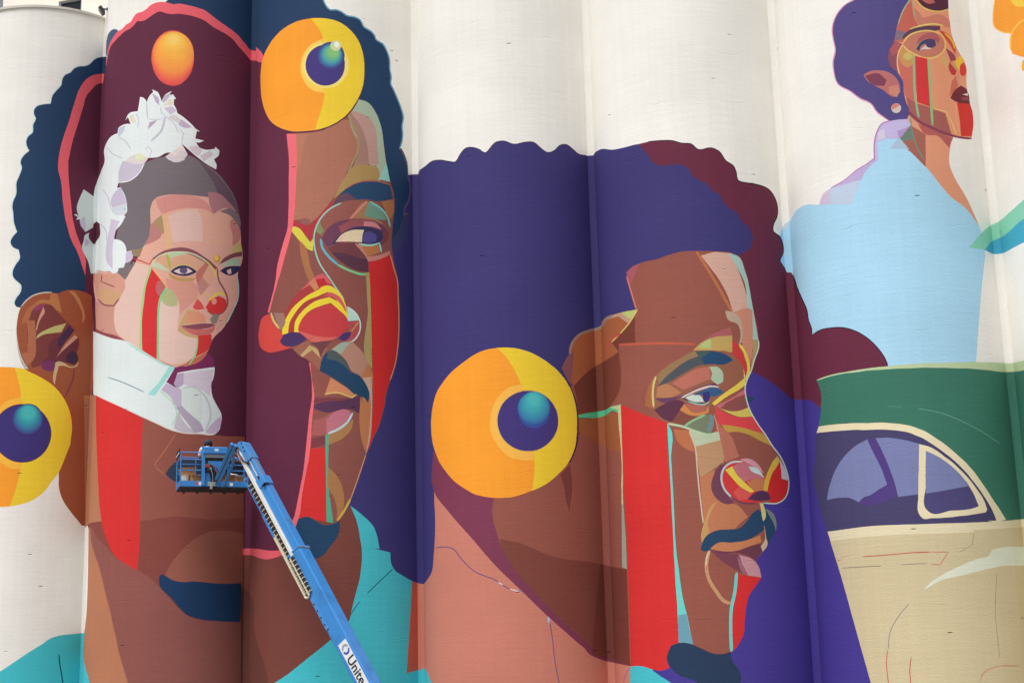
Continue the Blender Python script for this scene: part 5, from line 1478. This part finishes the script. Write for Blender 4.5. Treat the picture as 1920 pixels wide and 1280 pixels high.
# turntable, chassis and wheels, standing on the ground below the picture
hd_ = np.array([bx[0], bx[1], 0.0])
hd_ /= np.linalg.norm(hd_)
hs_ = np.array([-hd_[1], hd_[0], 0.0])
axh = (hd_, hs_, uz)
b0 = np.array([base_p[0], base_p[1], 0.0])
MB().cyl(b0 + uz * 0.80, b0 + uz * 0.92, 0.55, 32).build('slew_ring', M_DARK, lift)
pz = base_p[2]
tt = MB().box(b0 + hd_ * 0.55 + uz * 1.12, axh, (1.25, 0.75, 0.20)).build('turntable', M_BLUE, lift, 0.05)
for s_ in (-1, 1):
    MB().prism([b0 - hd_ * 0.35 + hs_ * (0.24 * s_) + uz * 1.3, b0 + hd_ * 0.9 + hs_ * (0.24 * s_) + uz * 1.3,
                b0 + hd_ * 0.35 + hs_ * (0.24 * s_) + uz * (pz + 0.18), b0 - hd_ * 0.1 + hs_ * (0.24 * s_) + uz * (pz + 0.18)], hs_ * 0.04 * s_).build('riser_plate', M_BLUE, lift)
MB().cyl(base_p - hs_ * 0.32, base_p + hs_ * 0.32, 0.07).build('boom_pivot', M_STEEL, lift)
ch = MB().box(b0 + uz * 0.62, axh, (1.5, 0.55, 0.20)).build('chassis', M_DARK, lift, 0.03)
for i_ in (-1, 1):
    MB().cyl(b0 + hd_ * 1.15 * i_ - hs_ * 1.0 + uz * 0.48, b0 + hd_ * 1.15 * i_ + hs_ * 1.0 + uz * 0.48, 0.09).build('axle', M_DARK, lift)
    for s_ in (-1, 1):
        c = b0 + hd_ * 1.15 * i_ + hs_ * 1.0 * s_ + uz * 0.478
        wh = MB().tube([c - hs_ * 0.19, c - hs_ * 0.16, c + hs_ * 0.16, c + hs_ * 0.19], [0.40, 0.48, 0.48, 0.40], 28).build('wheel', M_BLACK, lift)
        MB().cyl(c - hs_ * 0.2, c + hs_ * 0.2, 0.24, 20).build('rim', M_STEEL, wh)

# ------------------------------------------------------------------ things standing in the platform
M_CARD = plain('cardboard', (190, 140, 96), 0.85, var=0.1, scale=5)
M_CARD2 = plain('cardboard_inside', (150, 108, 72), 0.9, var=0.1, scale=5)
M_PAIL = plain('pail_plastic', (226, 226, 222), 0.45, var=0.05)
def carton(u, v, w, d, h, z0, label, flaps=True, rot=0.0, zb=None):
    c_, s_ = math.cos(rot), math.sin(rot)
    a1, a2 = pu * c_ + pv * s_, -pu * s_ + pv * c_
    o = pp(u, v, z0)
    e = empty('cardboard_box', tuple(o))
    tag(e, label, 'box', 'open cartons in the lift platform')
    t = 0.006
    MB().box(o + uz * t, (a1, a2, uz), (w / 2, d / 2, t)).build('bottom', M_CARD2, e)
    for sx, sy in ((-1, 0), (1, 0), (0, -1), (0, 1)):
        cc = o + a1 * sx * (w / 2 - t) + a2 * sy * (d / 2 - t) + uz * (h / 2 + t)
        hf = (t, d / 2, h / 2 - t) if sx else (w / 2 - 2 * t, t, h / 2 - t)
        MB().box(cc, (a1, a2, uz), hf).build('side_panel', M_CARD, e)
        if flaps:
            out = a1 * sx + a2 * sy
            lean = out * 0.8 + uz * random.uniform(-0.1, 0.7)
            lean /= np.linalg.norm(lean)
            L_ = 0.085
            al = a2 if sx else a1
            fc = o + out * ((w if sx else d) / 2 - t) + uz * (h + t) + lean * L_ / 2
            MB().box(fc, (lean, al, np.cross(lean, al)), (L_ / 2, (d if sx else w) / 2 - 0.012, 0.003)).build('flap', M_CARD, e)
    return e
ZD = 0.013
carton(0.27, 0.52, 0.46, 0.36, 0.20, 0.335 + ZD, 'wide cardboard box resting on top of a white paint pail', True, -0.12)
carton(0.46, 0.20, 0.28, 0.22, 0.33, ZD, 'tall open cardboard box beside the white pail in the platform', True, 0.08)
carton(1.46, 0.30, 0.27, 0.26, 0.37, ZD, 'cardboard box behind the jib arm in the platform corner', True, 0.05)
carton(1.76, 0.22, 0.26, 0.24, 0.30, ZD, 'shorter cardboard box against the outer end rail of the platform', True, -0.06)
carton(1.62, 0.68, 0.40, 0.30, 0.40, ZD, 'cardboard box at the back of the platform under white cloths', False, 0.0)
def pail(u, v, r, h, label, mat=M_PAIL, grp='paint pails in the lift platform'):
    o = pp(u, v, ZD)
    e = empty('paint_pail', tuple(o))
    tag(e, label, 'pail', grp)
    MB().tube([o, o + uz * h], [r * 0.88, r], 20).build('body', mat, e)
    MB().tube([o + uz * (h - 0.012), o + uz * (h + 0.008)], [r + 0.007, r + 0.007], 20).build('lid', mat, e)
    hp_ = [o + uz * (h - 0.03) + pu * (r + 0.004) * math.cos(a) - pv * (r + 0.004) * abs(math.sin(a)) - uz * 0.10 * math.sin(a) for a in np.linspace(0.0, math.pi, 9)]
    MB().tube(hp_, 0.004, 5).build('handle', M_STEEL, e)
pail(0.19, 0.34, 0.135, 0.322, 'white paint pail carrying a wide cardboard box')
pail(0.34, 0.66, 0.13, 0.322, 'white paint pail hidden behind the tall open box')
ck = MB()
random.seed(3)
q0 = pp(1.60, 0.62, 0.40 + ZD)
gr = [[q0 + pu * (i - 3) * 0.05 + pv * (j - 2) * 0.05 + uz * (0.03 + 0.05 * random.random() * (1 - abs(i - 3) / 4)) for j in range(5)] for i in range(7)]
vs_ = [p for r_ in gr for p in r_] + [np.array([p[0], p[1], q0[2] - 0.004]) for r_ in gr for p in r_]
fs_ = []
for i in range(6):
    for j in range(4):
        a = i * 5 + j
        fs_.append((a, a + 1, a + 6, a + 5))
        fs_.append((a + 35, a + 40, a + 41, a + 36))
bd_ = [(i * 5, i * 5 + 5) for i in range(6)] + [(i * 5 + 4, i * 5 + 9) for i in range(6)] + [(j, j + 1) for j in range(4)] + [(30 + j, 31 + j) for j in range(4)]
fs_ += [(a, b, b + 35, a + 35) for a, b in bd_]
tag(ck.add(vs_, fs_).build('paint_cloth', plain('cloth_white', (228, 226, 220), 0.9, var=0.06), None, smooth=True), 'crumpled white cloth lying on a cardboard box in the platform', 'cloth')

# ------------------------------------------------------------------ the painter, standing in the platform, bent towards the wall
def skin_mesh(name, joints, links_, mat, parent, root=0, sub=2):
    me = bpy.data.meshes.new(name)
    me.from_pydata([tuple(j[0]) for j in joints], links_, [])
    o = link(name, me, mat, parent)
    m = o.modifiers.new('skin', 'SKIN')
    lay = me.skin_vertices[0].data if len(me.skin_vertices) else None
    if lay is None:
        bm = bmesh.new(); bm.from_mesh(me); bm.verts.layers.skin.verify(); bm.to_mesh(me); bm.free()
        lay = me.skin_vertices[0].data
    for i, j in enumerate(joints):
        lay[i].radius = (j[1], j[2] if len(j) > 2 else j[1])
        lay[i].use_root = i == root
    o.modifiers.new('subdivision', 'SUBSURF').levels = sub
    o.modifiers['subdivision'].render_levels = sub
    for p in me.polygons:
        p.use_smooth = True
    m.use_smooth_shade = True
    return o
U0, V0 = 0.87, 0.62
def q3(u, v, z):
    return pp(U0 + u, V0 + v, (z if z < 0.8 else 0.8 + (z - 0.8) * 0.92) + ZD)
man = empty('person', tuple(q3(0, 0, 0)))
tag(man, 'person in a dark cap and pale shirt leaning over behind the lift console', 'person')
M_SKIN = plain('skin', (150, 100, 78), 0.55, var=0.06)
M_SHIRT = plain('shirt', (206, 204, 208), 0.85, var=0.08)
M_TROU = plain('trousers', (58, 62, 78), 0.85, var=0.15)
M_CAP = plain('cap', (52, 50, 66), 0.9, var=0.12)
HX = 0.02
body = [(q3(0, 0, 0.90), 0.13, 0.11), (q3(0, 0.03, 1.08), 0.125, 0.10), (q3(0, 0.10, 1.24), 0.14, 0.10), (q3(HX, 0.15, 1.33), 0.055), (q3(HX, 0.17, 1.385), 0.085, 0.09),
        (q3(HX, 0.20, 1.45), 0.088, 0.095), (q3(HX, 0.22, 1.50), 0.06),
        (q3(-0.10, 0.0, 0.84), 0.085), (q3(-0.11, 0.04, 0.47), 0.06), (q3(-0.11, -0.01, 0.08), 0.042), (q3(-0.12, 0.12, 0.04), 0.038),
        (q3(0.10, 0.0, 0.84), 0.085), (q3(0.11, 0.06, 0.47), 0.06), (q3(0.12, 0.0, 0.08), 0.042), (q3(0.13, 0.13, 0.04), 0.038),
        (q3(-0.18, 0.12, 1.24), 0.06), (q3(-0.24, 0.14, 0.97), 0.045), (q3(-0.18, 0.33, 0.88), 0.033), (q3(-0.16, 0.41, 0.88), 0.03),
        (q3(0.18, 0.12, 1.24), 0.06), (q3(0.25, 0.24, 1.06), 0.045), (q3(0.22, 0.46, 1.16), 0.033), (q3(0.21, 0.53, 1.19), 0.03)]
lk_ = [(0, 1), (1, 2), (2, 3), (3, 4), (4, 5), (5, 6), (0, 7), (7, 8), (8, 9), (9, 10), (0, 11), (11, 12), (12, 13), (13, 14), (2, 15), (15, 16), (16, 17), (17, 18), (2, 19), (19, 20), (20, 21), (21, 22)]
bo = skin_mesh('body', body, lk_, M_SKIN, man)
for s_, wr, dirv in ((-1, q3(-0.16, 0.41, 0.88), (0, 1, 0)), (1, q3(0.21, 0.53, 1.19), (0, 0.8, 0.5))):
    for f_ in range(5):
        d_ = pv * dirv[1] + uz * dirv[2]
        lat = (f_ - 1.5) * 0.019
        a_ = np.asarray(wr) + d_ * 0.015 + pu * lat * (1 if f_ < 4 else 0) + (pu * s_ * -0.03 if f_ == 4 else 0)
        ln = (0.035, 0.042, 0.038, 0.03, 0.028)[f_]
        b_ = a_ + d_ * ln + (pu * s_ * -0.02 if f_ == 4 else 0)
        c_ = b_ + d_ * ln * 0.5 - uz * ln * 0.6
        MB().tube([a_, b_, c_], [0.0095, 0.009, 0.0075], 6).build('finger', M_SKIN, bo, smooth=True)
shirt = [(q3(0, 0, 0.88), 0.155, 0.13), (q3(0, 0.03, 1.08), 0.15, 0.125), (q3(0, 0.10, 1.25), 0.165, 0.125), (q3(HX * 0.7, 0.135, 1.315), 0.075),
         (q3(-0.18, 0.12, 1.24), 0.082), (q3(-0.24, 0.14, 0.99), 0.064), (q3(0.18, 0.12, 1.24), 0.082), (q3(0.25, 0.24, 1.07), 0.064)]
skin_mesh('shirt', shirt, [(0, 1), (1, 2), (2, 3), (2, 4), (4, 5), (2, 6), (6, 7)], M_SHIRT, man)
trou = [(q3(0, 0, 0.92), 0.15, 0.13), (q3(-0.10, 0.0, 0.82), 0.105), (q3(-0.11, 0.04, 0.47), 0.08), (q3(-0.11, -0.005, 0.12), 0.065),
        (q3(0.10, 0.0, 0.82), 0.105), (q3(0.11, 0.06, 0.47), 0.08), (q3(0.12, 0.005, 0.12), 0.065)]
skin_mesh('trousers', trou, [(0, 1), (1, 2), (2, 3), (0, 4), (4, 5), (5, 6)], M_TROU, man)
for s_, fc in ((-1, q3(-0.115, 0.05, 0.0)), (1, q3(0.125, 0.06, 0.0))):
    MB().box(fc + uz * 0.045, axp, (0.05, 0.14, 0.045)).build('shoe', M_DARK, man, 0.02)
cap = MB()
cc = q3(HX, 0.185, 1.455)
tilt = pv * 0.35 + uz * 0.94
tilt /= np.linalg.norm(tilt)
f2 = np.cross(pu, tilt)
for i in range(7):
    pass
rings = [(-0.075, 0.118), (0.0, 0.130), (0.055, 0.122), (0.095, 0.094), (0.118, 0.05), (0.125, 0.005)]
vs_, fs_ = [], []
for h_, r_ in rings:
    for q in range(18):
        a = 2 * math.pi * q / 18
        vs_.append(cc + tilt * h_ + pu * r_ * math.cos(a) + f2 * r_ * 1.12 * math.sin(a))
for i in range(len(rings) - 1):
    for q in range(18):
        fs_.append((i * 18 + q, i * 18 + (q + 1) % 18, (i + 1) * 18 + (q + 1) % 18, (i + 1) * 18 + q))
fs_.append(tuple(range(17, -1, -1)))
fs_.append(tuple(5 * 18 + q for q in range(18)))
cap.add(vs_, fs_).build('cap', M_CAP, man, smooth=True)
# face, turned to the wall
fcx = q3(HX, 0.30, 1.40)
MB().box(fcx + pv * 0.005, axp, (0.012, 0.018, 0.02)).build('nose', M_SKIN, bo, 0.006)
for s_ in (-1, 1):
    MB().tube([q3(HX + 0.088 * s_, 0.19, 1.40), q3(HX + 0.10 * s_, 0.18, 1.425)], [0.018, 0.02], 8).build('ear', M_SKIN, bo)
    MB().tube([q3(HX + 0.034 * s_, 0.262, 1.425), q3(HX + 0.034 * s_, 0.272, 1.425)], [0.014, 0.010], 8).build('eye', M_STICK, bo)
MB().box(q3(HX, 0.268, 1.355), axp, (0.026, 0.012, 0.006)).build('mouth', M_COPPER, bo)
